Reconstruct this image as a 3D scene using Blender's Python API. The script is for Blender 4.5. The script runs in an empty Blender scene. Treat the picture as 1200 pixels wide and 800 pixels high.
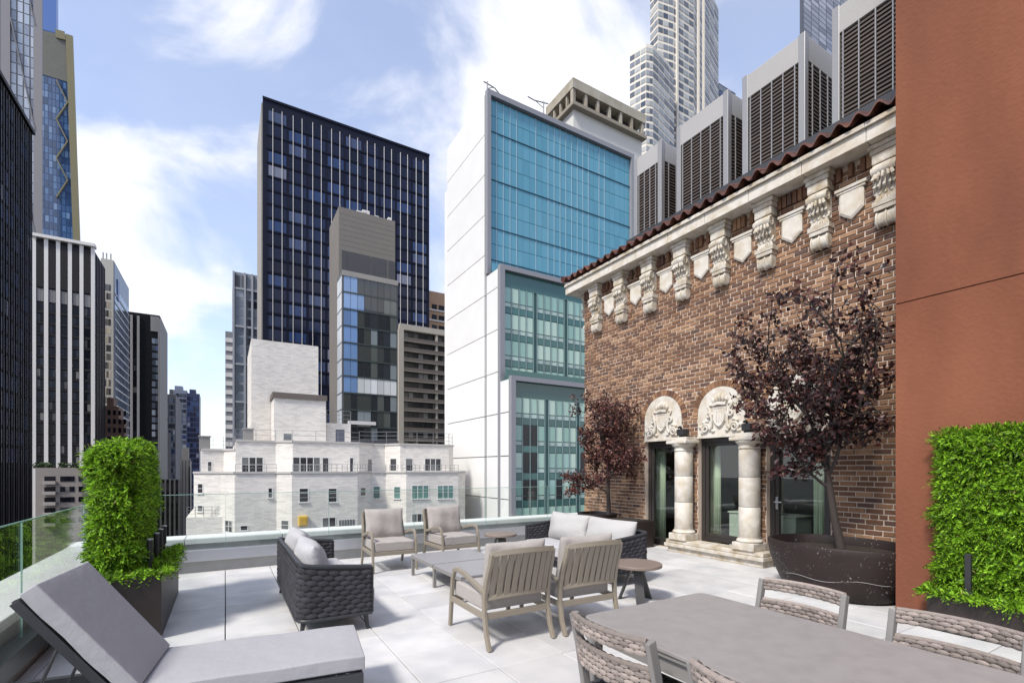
import bpy, bmesh, math, random
import numpy as np
from mathutils import Vector, Matrix, Euler
random.seed(7); rng = np.random.default_rng(7)
R = math.radians
S = bpy.context.scene
C = S.collection

# ------------------------------------------------------------------ camera, sky, sun, exposure
F_PX, YAW, HORIZON, EYE = 566.7, R(30.66), 549.0, 1.55      # surveyed from the photograph's vanishing points
cam = bpy.data.cameras.new('camera'); cam.lens = 17.0; cam.sensor_width = 36; cam.shift_y = 0.124
cam.clip_end = 6000; cam.clip_start = 0.05
co = bpy.data.objects.new('camera', cam); C.objects.link(co)
co.location = (0, 0, EYE); co.rotation_euler = (R(90), 0, -YAW); S.camera = co

SUN_DIR = Vector((0.74, 0.28, -0.90)).normalized()           # light travels right, away and down
SKY_SEED = (10.71, 5.4, 13.8)
W = bpy.data.worlds.new('World'); S.world = W; W.use_nodes = True
n = W.node_tree.nodes; l = W.node_tree.links; n.clear()
def wn(t, **k):
    o = n.new(t)
    for a, b in k.items(): setattr(o, a, b)
    return o
out = wn('ShaderNodeOutputWorld'); bg = wn('ShaderNodeBackground'); bg.inputs[1].default_value = 0.10
sky = wn('ShaderNodeTexSky'); sky.sky_type = 'NISHITA'; sky.sun_disc = False
sky.sun_elevation = math.asin(-SUN_DIR.z); sky.sun_rotation = math.atan2(-SUN_DIR.x, -SUN_DIR.y)
sky.air_density = 1.0; sky.dust_density = 0.6; sky.ozone_density = 2.0
tc = wn('ShaderNodeTexCoord'); sep = wn('ShaderNodeSeparateXYZ'); l.new(tc.outputs['Generated'], sep.inputs[0])
def wm(op, a, b=None):
    m = wn('ShaderNodeMath', operation=op)
    for i, v in enumerate((a, b)):
        if v is None: continue
        if isinstance(v, (int, float)): m.inputs[i].default_value = v
        else: l.new(v, m.inputs[i])
    return m.outputs[0]
mp = wn('ShaderNodeMapping'); mp.inputs['Location'].default_value = SKY_SEED; mp.inputs['Scale'].default_value = (1.0, 1.0, 1.7); l.new(tc.outputs['Generated'], mp.inputs[0])
nz = wn('ShaderNodeTexNoise'); nz.inputs['Scale'].default_value = 2.1; nz.inputs['Detail'].default_value = 10
nz.inputs['Roughness'].default_value = 0.55; nz.inputs['Distortion'].default_value = 0.35; l.new(mp.outputs[0], nz.inputs['Vector'])
rp = wn('ShaderNodeValToRGB'); rp.color_ramp.interpolation = 'EASE'
rp.color_ramp.elements[0].position = 0.475; rp.color_ramp.elements[0].color = (0.26,)*3 + (1,)
rp.color_ramp.elements[1].position = 0.63; rp.color_ramp.elements[1].color = (1,)*3 + (1,)
low = wm('MULTIPLY', wm('POWER', wm('SUBTRACT', 1.0, wm('ABSOLUTE', sep.outputs[2])), 4.0), 0.16)      # more veil towards the horizon
l.new(wm('ADD', nz.outputs[0], low), rp.inputs[0])
nz2 = wn('ShaderNodeTexNoise'); nz2.inputs['Scale'].default_value = 4.5; nz2.inputs['Detail'].default_value = 6
l.new(mp.outputs[0], nz2.inputs['Vector'])
cr = wn('ShaderNodeValToRGB'); cr.color_ramp.elements[0].color = (5.9, 6.1, 6.9, 1); cr.color_ramp.elements[1].color = (6.9, 6.9, 7.1, 1)
cr.color_ramp.elements[0].position = 0.35; cr.color_ramp.elements[1].position = 0.6
l.new(nz2.outputs[0], cr.inputs[0])
mx = wn('ShaderNodeMix', data_type='RGBA'); l.new(rp.outputs[0], mx.inputs[0])
tint = wn('ShaderNodeMix', data_type='RGBA', blend_type='MULTIPLY'); tint.inputs[0].default_value = 1
l.new(sky.outputs[0], tint.inputs[6]); tint.inputs[7].default_value = (1.62, 1.55, 1.62, 1)
l.new(tint.outputs[2], mx.inputs[6]); l.new(cr.outputs[0], mx.inputs[7])
l.new(mx.outputs[2], bg.inputs[0]); l.new(bg.outputs[0], out.inputs[0])

sl = bpy.data.lights.new('sun', 'SUN'); sl.energy = 2.7; sl.angle = R(10); sl.color = (1.0, 0.95, 0.87)
so = bpy.data.objects.new('sun', sl); C.objects.link(so); so.location = (-20, -12, 40)
so.rotation_euler = SUN_DIR.to_track_quat('-Z', 'Y').to_euler()
S.view_settings.view_transform = 'Standard'; S.view_settings.look = 'None'
S.view_settings.exposure = 0.76; S.view_settings.gamma = 1.0; S.view_settings.use_curve_mapping = False
S.render.engine = 'CYCLES'

# ------------------------------------------------------------------ survey helpers (photo measurement -> metres)
def ray(px):
    u = (px - 600) / F_PX
    return math.sin(YAW) + u*math.cos(YAW), math.cos(YAW) - u*math.sin(YAW)
def PX(px, Y): x, y = ray(px); return Y*x/y                    # X of a sight line on the plane Y
def PY(px, X): x, y = ray(px); return X*y/x                    # Y of a sight line on the plane X
def ZY(px, py, Y): x, y = ray(px); return EYE + Y/y*(HORIZON-py)/F_PX
def ZX(px, py, X): x, y = ray(px); return EYE + X/x*(HORIZON-py)/F_PX

# ------------------------------------------------------------------ materials
MATS = {}
def mat(name, col, rough=0.6, metal=0.0, spec=0.5, noise=None, bump=None, rnd=0.0, ramp=None, col2=None, coat=0.0, sub=None, trans=0.0, streak=None, hue=0.0):
    """noise=(scale, amount): value mottling; col2: mottled towards it; rnd: per piece; ramp: per-piece palette [(pos,col)]; bump=(scale,strength)"""
    if name in MATS: return MATS[name]
    m = bpy.data.materials.new(name); m.use_nodes = True; MATS[name] = m
    t = m.node_tree; N = t.nodes; L = t.links; b = N['Principled BSDF']
    b.inputs['Roughness'].default_value = rough; b.inputs['Metallic'].default_value = metal
    b.inputs['Specular IOR Level'].default_value = spec; b.inputs['Coat Weight'].default_value = coat
    if trans: b.inputs['Transmission Weight'].default_value = trans
    geo = N.new('ShaderNodeNewGeometry'); pos = geo.outputs['Position']
    rgb = N.new('ShaderNodeRGB'); rgb.outputs[0].default_value = (*col, 1); c = rgb.outputs[0]
    def math_(op, a, bb):
        k = N.new('ShaderNodeMath'); k.operation = op
        for i, v in enumerate((a, bb)):
            if isinstance(v, (int, float)): k.inputs[i].default_value = v
            else: L.new(v, k.inputs[i])
        return k.outputs[0]
    rv = None
    if rnd or ramp or hue:
        oi = N.new('ShaderNodeObjectInfo')
        rv = math_('FRACT', math_('ADD', oi.outputs['Random'], geo.outputs['Random Per Island']), 0.0)
    if ramp:
        r_ = N.new('ShaderNodeValToRGB'); r_.color_ramp.interpolation = 'CONSTANT'
        e = r_.color_ramp.elements; e[0].position = 0; e[0].color = (*ramp[0][1], 1); e[1].position = ramp[1][0]; e[1].color = (*ramp[1][1], 1)
        for p_, c_ in ramp[2:]:
            k = e.new(p_); k.color = (*c_, 1)
        L.new(rv, r_.inputs[0]); c = r_.outputs[0]
    def tex(scale, detail=5, vec=None, stretch=None):
        x = N.new('ShaderNodeTexNoise'); x.inputs['Scale'].default_value = scale; x.inputs['Detail'].default_value = detail
        if stretch:
            mp = N.new('ShaderNodeMapping'); mp.inputs['Scale'].default_value = stretch; L.new(pos, mp.inputs[0]); L.new(mp.outputs[0], x.inputs['Vector'])
        else: L.new(pos, x.inputs['Vector'])
        return x.outputs[0]
    if col2 is not None:
        k = N.new('ShaderNodeMix'); k.data_type = 'RGBA'
        rr = N.new('ShaderNodeValToRGB'); rr.color_ramp.elements[0].position = 0.42; rr.color_ramp.elements[1].position = 0.68
        L.new(tex(noise[0]*0.6 if noise else 2.0, 7, stretch=streak), rr.inputs[0]); L.new(rr.outputs[0], k.inputs[0]); L.new(c, k.inputs[6]); k.inputs[7].default_value = (*col2, 1); c = k.outputs[2]
    val = None
    if noise: val = math_('ADD', math_('MULTIPLY', math_('SUBTRACT', tex(noise[0], 6, stretch=streak), 0.5), noise[1]*2), 1.0)
    if rnd:
        v2 = math_('ADD', math_('MULTIPLY', math_('SUBTRACT', rv, 0.5), rnd*2), 1.0)
        val = math_('MULTIPLY', val, v2) if val is not None else v2
    if val is not None:
        h = N.new('ShaderNodeHueSaturation'); L.new(val, h.inputs['Value']); L.new(c, h.inputs['Color']); c = h.outputs[0]
        if hue: L.new(math_('ADD', math_('MULTIPLY', math_('SUBTRACT', rv, 0.5), hue*2), 0.5), h.inputs['Hue'])
    L.new(c, b.inputs['Base Color'])
    if bump:
        bp = N.new('ShaderNodeBump'); bp.inputs['Strength'].default_value = bump[1]; bp.inputs['Distance'].default_value = 0.02
        L.new(tex(bump[0], 4), bp.inputs['Height']); L.new(bp.outputs[0], b.inputs['Normal'])
    if sub:   # leaves: let some light through
        tr = N.new('ShaderNodeBsdfTranslucent'); L.new(c, tr.inputs[0]); ms = N.new('ShaderNodeMixShader'); ms.inputs[0].default_value = sub
        L.new(b.outputs[0], ms.inputs[1]); L.new(tr.outputs[0], ms.inputs[2]); L.new(ms.outputs[0], N['Material Output'].inputs[0])
    return m

def sheet_glass(name, tint_, rough=0.0, ior=1.5, boost=1.0):
    if name in MATS: return MATS[name]
    m = bpy.data.materials.new(name); m.use_nodes = True; MATS[name] = m
    t = m.node_tree; N = t.nodes; L = t.links; N.remove(N['Principled BSDF'])
    tr = N.new('ShaderNodeBsdfTransparent'); tr.inputs[0].default_value = (*tint_, 1)
    gl = N.new('ShaderNodeBsdfGlossy'); gl.inputs['Roughness'].default_value = rough
    fr = N.new('ShaderNodeFresnel'); ge = N.new('ShaderNodeNewGeometry'); mr = N.new('ShaderNodeMapRange')   # same index on both faces of the thin sheet
    mr.inputs[3].default_value = ior; mr.inputs[4].default_value = 1/ior; L.new(ge.outputs['Backfacing'], mr.inputs[0]); L.new(mr.outputs[0], fr.inputs[0])
    ms = N.new('ShaderNodeMixShader'); L.new(fr.outputs[0], ms.inputs[0]); L.new(tr.outputs[0], ms.inputs[1]); L.new(gl.outputs[0], ms.inputs[2])
    L.new(ms.outputs[0], N['Material Output'].inputs[0]); return m

def white_brick():
    m = mat('white_brick', (0.60, 0.57, 0.54), 0.85, noise=(0.5, 0.06))
    t = m.node_tree; N = t.nodes; L = t.links; b = N['Principled BSDF']
    tcn = N.new('ShaderNodeNewGeometry'); mp = N.new('ShaderNodeMapping'); mp.inputs['Rotation'].default_value = (R(90), 0, 0)
    L.new(tcn.outputs['Position'], mp.inputs[0])
    br = N.new('ShaderNodeTexBrick'); br.inputs['Scale'].default_value = 1.0; br.inputs['Brick Width'].default_value = 0.62; br.inputs['Row Height'].default_value = 0.17
    br.inputs['Mortar Size'].default_value = 0.02; br.inputs['Color1'].default_value = (0.67, 0.635, 0.585, 1); br.inputs['Color2'].default_value = (0.48, 0.46, 0.435, 1)
    br.inputs['Mortar'].default_value = (0.57, 0.54, 0.505, 1); br.inputs['Bias'].default_value = -0.3
    L.new(mp.outputs[0], br.inputs['Vector'])
    nz_ = N.new('ShaderNodeTexNoise'); nz_.inputs['Scale'].default_value = 0.35; nz_.inputs['Detail'].default_value = 6; L.new(tcn.outputs['Position'], nz_.inputs['Vector'])
    r_ = N.new('ShaderNodeMapRange'); r_.inputs[3].default_value = 0.84; r_.inputs[4].default_value = 1.14; L.new(nz_.outputs[0], r_.inputs[0])
    h = N.new('ShaderNodeHueSaturation'); L.new(br.outputs[0], h.inputs['Color']); L.new(r_.outputs[0], h.inputs['Value']); L.new(h.outputs[0], b.inputs['Base Color'])
    return m

# ------------------------------------------------------------------ mesh helpers
class MB:
    def __init__(s): s.v = []; s.f = []
    def add(s, vs, fs):
        k = len(s.v); s.v += [tuple(p) for p in vs]; s.f += [tuple(i+k for i in q) for q in fs]; return s
    def box(s, x0, y0, z0, x1, y1, z1):
        if x0 > x1: x0, x1 = x1, x0
        if y0 > y1: y0, y1 = y1, y0
        if z0 > z1: z0, z1 = z1, z0
        return s.add([(x0,y0,z0),(x1,y0,z0),(x1,y1,z0),(x0,y1,z0),(x0,y0,z1),(x1,y0,z1),(x1,y1,z1),(x0,y1,z1)],
                     [(0,3,2,1),(4,5,6,7),(0,1,5,4),(1,2,6,5),(2,3,7,6),(3,0,4,7)])
    def prism(s, pts, z0, z1):                      # pts: plan outline, counter-clockwise
        k = len(pts)
        return s.add([(x,y,z0) for x,y in pts] + [(x,y,z1) for x,y in pts],
                     [tuple(range(k))[::-1], tuple(range(k,2*k))] + [(i,(i+1)%k,(i+1)%k+k,i+k) for i in range(k)])
    def tube(s, pts, r, seg=8, sx=1.0, up=None, caps=True):
        """sweep an ellipse (r, r*sx) along pts; r may be a list"""
        pts = [Vector(p) for p in pts]; m = len(pts); rs = r if isinstance(r, (list, tuple)) else [r]*m
        k = len(s.v); prev = None
        for i, p in enumerate(pts):
            d = (pts[min(i+1,m-1)] - pts[max(i-1,0)]).normalized()
            u_ = Vector(up) if up else (Vector((0,0,1)) if abs(d.z) < .9 else Vector((1,0,0)))
            if prev is not None and not up: u_ = prev
            a = (u_ - d*u_.dot(d)).normalized(); bb = d.cross(a); prev = a
            for j in range(seg):
                t = 2*math.pi*(j+.5)/seg
                s.v.append(tuple(p + a*(rs[i]*math.cos(t)) + bb*(rs[i]*sx*math.sin(t))))
        for i in range(m-1):
            for j in range(seg):
                q = (j+1) % seg
                s.f.append((k+i*seg+j, k+i*seg+q, k+(i+1)*seg+q, k+(i+1)*seg+j))
        if caps:
            s.f.append(tuple(k+j for j in range(seg))[::-1]); s.f.append(tuple(k+(m-1)*seg+j for j in range(seg)))
        return s
    def bar(s, pts, w, h, up=(0,0,1)):              # rectangular sweep, w across, h along up
        r_ = math.sqrt(.5); k0 = len(s.v)
        pts = [Vector(p) for p in pts]; m = len(pts)
        for i, p in enumerate(pts):
            d = (pts[min(i+1,m-1)] - pts[max(i-1,0)]).normalized(); u_ = Vector(up)
            a = (u_ - d*u_.dot(d)).normalized(); bb = d.cross(a)
            for sa, sb in ((-1,-1),(1,-1),(1,1),(-1,1)): s.v.append(tuple(p + a*(sa*h/2) + bb*(sb*w/2)))
        for i in range(m-1):
            for j in range(4):
                q = (j+1) % 4; s.f.append((k0+i*4+j, k0+i*4+q, k0+(i+1)*4+q, k0+(i+1)*4+j))
        s.f.append((k0+3,k0+2,k0+1,k0)); e = k0+(m-1)*4; s.f.append((e,e+1,e+2,e+3)); return s
    def lathe(s, prof, seg=24, c=(0,0), sx=1.0, sy=1.0, cap=True):   # prof: (r, z) bottom to top
        k = len(s.v)
        for r_, z in prof:
            for j in range(seg):
                t = 2*math.pi*j/seg; s.v.append((c[0]+r_*sx*math.cos(t), c[1]+r_*sy*math.sin(t), z))
        for i in range(len(prof)-1):
            for j in range(seg):
                q = (j+1) % seg; s.f.append((k+i*seg+j, k+i*seg+q, k+(i+1)*seg+q, k+(i+1)*seg+j))
        if cap:
            s.f.append(tuple(k+j for j in range(seg))[::-1]); s.f.append(tuple(k+(len(prof)-1)*seg+j for j in range(seg)))
        return s
    def build(s, name, m, parent=None, smooth=False, bevel=0, off=None, seg=2):
        me = bpy.data.meshes.new(name); v = s.v
        if off is not None: v = [(x-off[0], y-off[1], z-off[2]) for x,y,z in v]
        me.from_pydata(v, [], s.f); me.materials.append(m)
        if smooth: me.shade_smooth(); me.set_sharp_from_angle(angle=R(45))
        o = bpy.data.objects.new(name, me); C.objects.link(o)
        if off is not None and parent is None: o.location = off
        if parent is not None: o.parent = parent
        if bevel:
            b = o.modifiers.new('bevel', 'BEVEL'); b.width = bevel; b.segments = seg; b.limit_method = 'ANGLE'; b.angle_limit = R(40)
        return o

def tag(o, label, cat, group=None):
    o['label'] = label; o['category'] = cat
    if group: o['group'] = group
    return o
def thing(name, label, cat, loc=(0,0,0), rz=0, group=None):
    o = bpy.data.objects.new(name, None); C.objects.link(o); o.location = loc; o.rotation_euler = (0,0,rz)
    o.empty_display_size = 0.2
    return tag(o, label, cat, group)
def structure(o): o['kind'] = 'structure'; return o
def stuff(o): o['kind'] = 'stuff'; return o
def copy_tree(o, parent=None):
    c = o.copy(); C.objects.link(c); c.parent = parent
    for ch in list(o.children): copy_tree(ch, c)
    return c

UNIT = {}
def unit(m):
    if m.name not in UNIT:
        b = MB().box(-.5,-.5,-.5,.5,.5,.5); me = bpy.data.meshes.new('piece'); me.from_pydata(b.v, [], b.f); me.materials.append(m); UNIT[m.name] = me
    return UNIT[m.name]
def piece(name, m, parent, x0, y0, z0, x1, y1, z1):
    """a box-shaped piece in world metres, sharing one mesh per material"""
    o = bpy.data.objects.new(name, unit(m)); C.objects.link(o)
    off = parent.location if parent is not None else Vector((0,0,0))
    p = parent
    if parent is not None and parent.parent is not None: off = off + parent.parent.location
    o.location = (((x0+x1)/2)-off.x, ((y0+y1)/2)-off.y, ((z0+z1)/2)-off.z); o.scale = (abs(x1-x0), abs(y1-y0), abs(z1-z0))
    o.parent = parent; return o
def face_box(face, plane, u0, u1, v0, v1, d0, d1):
    """box on a facade: u along the face, v up, d0..d1 metres out of the plane"""
    if face == 'front': return (u0, plane-d1, v0, u1, plane-d0, v1)      # faces -Y
    if face == 'left': return (plane-d1, u0, v0, plane-d0, u1, v1)       # faces -X
    return (plane+d0, u0, v0, plane+d1, u1, v1)                          # right: faces +X
def panes(parent, face, plane, us, vs, m, d=(-0.05, 0.05), name='window', cap=290, pick=None):
    """every window a piece of its own up to the cap, the rest one mass"""
    cells = [(u0,u1,v0,v1) for v0,v1 in vs for u0,u1 in us]
    rest = MB()
    for i, (u0,u1,v0,v1) in enumerate(cells):
        bb = face_box(face, plane, u0,u1,v0,v1,*d); mm = pick(i,u0,v0) if pick else m
        if i < cap: piece(name, mm, parent, *bb)
        else: rest.box(*bb)
    if rest.v: stuff(rest.build(name, m, parent, off=parent.location))
def grid(a, b, k, m0, m1=None):
    """k cells between a and b, margins as shares of a cell"""
    m1 = m0 if m1 is None else m1; w = (b-a)/k
    return [(a+i*w+m0*w, a+(i+1)*w-m1*w) for i in range(k)]
GROUND = -62.0

# ------------------------------------------------------------------ shared materials
stone = mat('limestone', (0.55, 0.51, 0.445), 0.8, noise=(11, 0.30), col2=(0.38, 0.31, 0.21), bump=(40, 0.4), rnd=0.05)
stone_clean = mat('pale_limestone', (0.60, 0.565, 0.505), 0.8, noise=(9, 0.20), col2=(0.49, 0.425, 0.33), bump=(50, 0.2))
concrete = mat('concrete_kerb', (0.36, 0.36, 0.35), 0.85, noise=(6, 0.15), bump=(60, 0.2))
coping_m = mat('coping_stone', (0.66, 0.67, 0.64), 0.7, noise=(3, 0.08), bump=(60, 0.1))
steel = mat('brushed_steel', (0.50, 0.51, 0.54), 0.35, metal=0.7, noise=(9, 0.06))
bronze = mat('dark_bronze', (0.035, 0.030, 0.028), 0.45, spec=0.4)
black_m = mat('black_metal', (0.02, 0.02, 0.022), 0.5)
rail_glass = sheet_glass('railing_glass', (0.965, 0.985, 0.972), 0.0, 1.5)
glass_edge = mat('glass_edge', (0.25, 0.42, 0.36), 0.15)
room_glass = sheet_glass('window_glass', (0.90, 0.95, 0.92), 0.0, 1.7)
planter_m = mat('planter_brown', (0.022, 0.015, 0.013), 0.5, noise=(5, 0.2), bump=(90, 0.08))
soil_m = mat('soil', (0.03, 0.022, 0.016), 0.95, bump=(60, 0.8))

# ------------------------------------------------------------------ ground and terrace floor
g = MB().box(-3000, -2000, GROUND-1, 3000, 4000, GROUND).build('street_ground', mat('street', (0.10, 0.10, 0.10), 0.9, noise=(0.05, 0.2)))
structure(g); g['label'] = 'grey street level far below the roof terrace'
base = MB().box(-1.9, -7.0, GROUND, 9.0, 9.28, -0.09).build('terrace_building', concrete); structure(base)
fl = MB().box(-1.33, -6.5, -0.088, 7.49, 8.63, -0.03).build('terrace_floor', mat('mortar_bed', (0.04, 0.04, 0.04), 0.95)); structure(fl)
fl['label'] = 'terrace floor of pale square stone pavers'
paver_m = mat('pale_paver', (0.56, 0.552, 0.54), 0.62, spec=0.3, noise=(3.5, 0.15), col2=(0.46, 0.46, 0.465), bump=(120, 0.08), rnd=0.10)
xs = [-1.32, -1.22] + [i*0.61 for i in range(-1, 13)]
xs = sorted(set(round(v, 3) for v in xs if v < 7.48)) + [7.48]
ys = [3.90 + i*0.61 for i in range(-7, 8)] + [8.62]; ys[-2:] = [ys[-2], 8.62]
PAVER = {}
for i in range(len(xs)-1):
    for j in range(len(ys)-1):
        x0, x1, y0, y1 = xs[i]+.0042, xs[i+1]-.0042, ys[j]+.003, ys[j+1]-.003
        if x1-x0 < .02 or y1-y0 < .05: continue
        key = (round(x1-x0, 3), round(y1-y0, 3))
        if key not in PAVER:
            a, b = key[0]/2, key[1]/2; c = .004
            PAVER[key] = MB().add([(-a,-b,-.03),(a,-b,-.03),(a,b,-.03),(-a,b,-.03),(-a,-b,-c),(a,-b,-c),(a,b,-c),(-a,b,-c),(-a+c,-b+c,0),(a-c,-b+c,0),(a-c,b-c,0),(-a+c,b-c,0)],
              [(0,1,5,4),(1,2,6,5),(2,3,7,6),(3,0,4,7),(4,5,9,8),(5,6,10,9),(6,7,11,10),(7,4,8,11),(8,9,10,11)])
            o = PAVER[key].build('paver', paver_m, fl); PAVER[key] = o.data
        else:
            o = bpy.data.objects.new('paver', PAVER[key]); C.objects.link(o); o.parent = fl
        o.location = ((x0+x1)/2, (y0+y1)/2, random.uniform(-.0015, .0010)); o.rotation_euler = (random.uniform(-.0012,.0012), random.uniform(-.0012,.0012), 0)

# ------------------------------------------------------------------ parapets and glass balustrades
def parapet(name, label, far):
    t = thing(name, label, 'parapet', (3.0, 8.9, 0) if far else (-1.6, 1.5, 0)); o = t.location
    if far:
        MB().box(-1.82, 8.78, -.088, 7.49, 9.26, .40).build('wall', concrete, t, off=o)
        MB().box(-1.30, 8.63, -.088, 7.49, 8.776, .165).build('kerb', concrete, t, off=o)
        MB().box(-1.30, 8.57, .168, 7.49, 8.70, .335).build('rail_shoe', steel, t, off=o, bevel=.004)
        k = 7; a, b = -1.86, 7.49
        for i in range(k):
            MB().box(a+(b-a)*i/k+.004, 8.76, .403, a+(b-a)*(i+1)/k-.004, 9.30, .485).build('coping_slab', coping_m, t, off=o, bevel=.008)
    else:
        MB().box(-1.80, -6.5, -.088, -1.36, 8.776, .40).build('wall', concrete, t, off=o)
        MB().box(-1.356, -6.5, -.088, -1.335, 8.56, .165).build('kerb', concrete, t, off=o)
        MB().box(-1.34, -6.5, .168, -1.215, 8.566, .31).build('rail_shoe', mat('shaded_steel', (0.10, 0.105, 0.11), 0.4, metal=0.6), t, off=o, bevel=.004)  # the shadow on this shoe is painted into its darker steel colour
        k = 8; a, b = -6.5, 8.75
        for i in range(k):
            MB().box(-1.84, a+(b-a)*i/k+.004, .403, -1.345, a+(b-a)*(i+1)/k-.004, .485).build('coping_slab', coping_m, t, off=o, bevel=.008)
    return t
parapet('parapet_wall', 'low stone parapet with pale coping along the far edge facing the white building', True)
parapet('parapet_wall', 'low stone parapet with wide pale coping along the left edge by the lounger', False)
def balustrade(label, far):
    t = thing('glass_balustrade', label, 'glass railing', (3.0, 8.62, .335) if far else (-1.28, 1.5, .31)); o = t.location
    cuts = [-1.27, 0.0, 1.5, 3.0, 4.5, 6.0, 7.47] if far else [-6.0, -4.2, -2.4, -.6, 1.25, 3.05, 4.86, 6.67, 8.56]
    for a, b in zip(cuts[:-1], cuts[1:]):
        if far:
            p = MB().box(a+.006, 8.622, .30, b-.006, 8.634, 1.158).build('pane', rail_glass, t, off=o)
            MB().box(a+.006, 8.619, 1.160, b-.006, 8.637, 1.168).build('edge_strip', glass_edge, p, off=o)
            MB().box(a+.0055, 8.6225, .34, a+.0015, 8.6335, 1.157).build('edge_strip', glass_edge, p, off=o)
        else:
            p = MB().box(-1.286, a+.006, .28, -1.274, b-.006, 1.158).build('pane', rail_glass, t, off=o)
            MB().box(-1.289, a+.006, 1.160, -1.271, b-.006, 1.168).build('edge_strip', glass_edge, p, off=o)
            MB().box(-1.2855, a+.0015, .32, -1.2745, a+.0055, 1.157).build('edge_strip', glass_edge, p, off=o)
balustrade('clear glass balustrade along the far terrace edge behind the armchairs', True)
balustrade('green tinted glass balustrade along the left edge reflecting the hedge', False)

# ------------------------------------------------------------------ brick building on the right
WX = 7.49                                                    # face of the brickwork
bb = thing('brick_building', 'brown brick building with carved stone brackets, arched openings and clay tile eave', 'building', (9.5, 5.5, 0))
bo = bb.location
mortar = mat('mortar', (0.58, 0.475, 0.385), 0.9, noise=(14, 0.15), bump=(80, 0.4))
brick_m = mat('brick', (0.2, 0.1, 0.06), 0.85, noise=(9, 0.28), bump=(70, 0.5), rnd=0.18, ramp=[(0,(0.170,0.082,0.043)),(0.24,(0.215,0.109,0.057)),(0.48,(0.262,0.142,0.076)),(0.66,(0.135,0.067,0.039)),(0.80,(0.30,0.175,0.098)),(0.92,(0.092,0.050,0.036))])
BAYS = [6.75, 5.44, 4.13]                                    # centres of the three openings
OPEN = [(c-.48, c+.48) for c in BAYS]; OTOP = 2.13; SPRING = 2.52; RAD = 0.47; CORN = 5.79; Y1 = 9.19; Y0 = 1.2
wl = MB()
edges = [Y0] + [v for c in sorted(OPEN) for v in c] + [Y1]
for i in range(0, len(edges), 2): wl.box(WX+.012, edges[i], GROUND, WX+.30, edges[i+1], OTOP)
wl.box(WX+.012, Y0, OTOP, WX+.30, Y1, CORN)
for a, b in OPEN: wl.box(WX+.012, a, GROUND, WX+.30, b, -.002)
wl.box(WX+.30, Y1-.3, GROUND, 18, Y1, CORN)                    # far return wall
wall = wl.build('wall', mortar, bb, off=bo)
core = MB().box(10.6, Y0, GROUND, 18, Y1-.302, 6.4).box(WX+.302, Y0, 2.6, 10.6, Y1-.302, 6.4)
core.build('core', mat('core_dark', (0.12,0.11,0.10), 0.9), bb, off=bo)
room = MB().box(WX+.302, 2.6, -.05, 10.55, 8.6, -.01).box(10.5, 2.6, 0, 10.56, 8.6, 2.55).box(WX+.302, 2.6, 2.5, 10.55, 8.6, 2.56)
room.box(WX+.302, 2.6, 0, 10.55, 2.66, 2.5).box(WX+.302, 8.54, 0, 10.55, 8.6, 2.5)
room.build('room', mat('room_paint', (0.20, 0.19, 0.18), 0.8), bb, off=bo)
# bricks: the nearest ones are pieces, the rest one mass
CH, BL, JT = 0.0725, 0.2135, 0.018
def blocked(y, z):
    for c in BAYS:
        if abs(y-c) < .48 and z < OTOP: return True
        if abs(y-c) < RAD and z < SPRING: return True
        if z >= SPRING and math.hypot(y-c, z-SPRING) < RAD+.125: return True
    return False
def brick_rows():
    rows = []
    for r in range(int(CORN/CH)):
        z0 = r*CH+.008; z1 = z0+CH-JT; header = r % 7 == 5; bl = BL/2 if header else BL
        y = Y0 - random.random()*.02 - (BL/4 if header else (BL/2 if r % 2 else 0))
        while y < Y1:
            a, b = y+JT/2, min(y+bl-JT/2, Y1); y += bl
            if b-a < .03: continue
            # trim against the openings
            smp = [a+(b-a)*k/8 for k in range(9)]; ok = [not blocked(s, (z0+z1)/2) for s in smp]
            if not any(ok): continue
            i0 = ok.index(True); i1 = 8-ok[::-1].index(True)
            if i1 == i0: continue
            rows.append((smp[i0], smp[i1], z0, z1))
    return rows
BR = brick_rows(); camY = lambda q: math.hypot(WX, (q[0]+q[1])/2) - (0 if (q[0]+q[1])/2 > 2.95 else -9)
BR.sort(key=camY)
def brick_shape(mb, y0, y1, z0, z1, d):
    c = .004; x = WX - d
    return mb.add([(WX+.03,y0,z0),(WX+.03,y1,z0),(WX+.03,y1,z1),(WX+.03,y0,z1),(x+c,y0,z0),(x+c,y1,z0),(x+c,y1,z1),(x+c,y0,z1),(x,y0+c,z0+c),(x,y1-c,z0+c),(x,y1-c,z1-c),(x,y0+c,z1-c)],
      [(0,1,5,4),(1,2,6,5),(2,3,7,6),(3,0,4,7),(4,5,9,8),(5,6,10,9),(6,7,11,10),(7,4,8,11),(8,9,10,11)])
rest = MB(); BM = {}
for k, (y0, y1, z0, z1) in enumerate(BR):
    d = random.uniform(-.003, .006)
    if k < 298:
        key = round(y1-y0, 3)
        if key not in BM:
            q = MB(); brick_shape(q, -key/2, key/2, -(z1-z0)/2, (z1-z0)/2, 0); q.v = [(x-WX, y, z) for x,y,z in q.v]
            me = bpy.data.meshes.new('brick'); me.from_pydata(q.v, [], q.f); me.materials.append(brick_m); BM[key] = me
        o = bpy.data.objects.new('brick', BM[key]); C.objects.link(o); o.parent = wall
        o.location = (WX-d-bo.x, (y0+y1)/2-bo.y, (z0+z1)/2-bo.z); o.rotation_euler = (random.uniform(-.006,.006), 0, 0)
    else: brick_shape(rest, y0, y1, z0+random.uniform(-.001,.001), z1, d)
stuff(rest.build('brickwork', brick_m, wall, off=bo))
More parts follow.
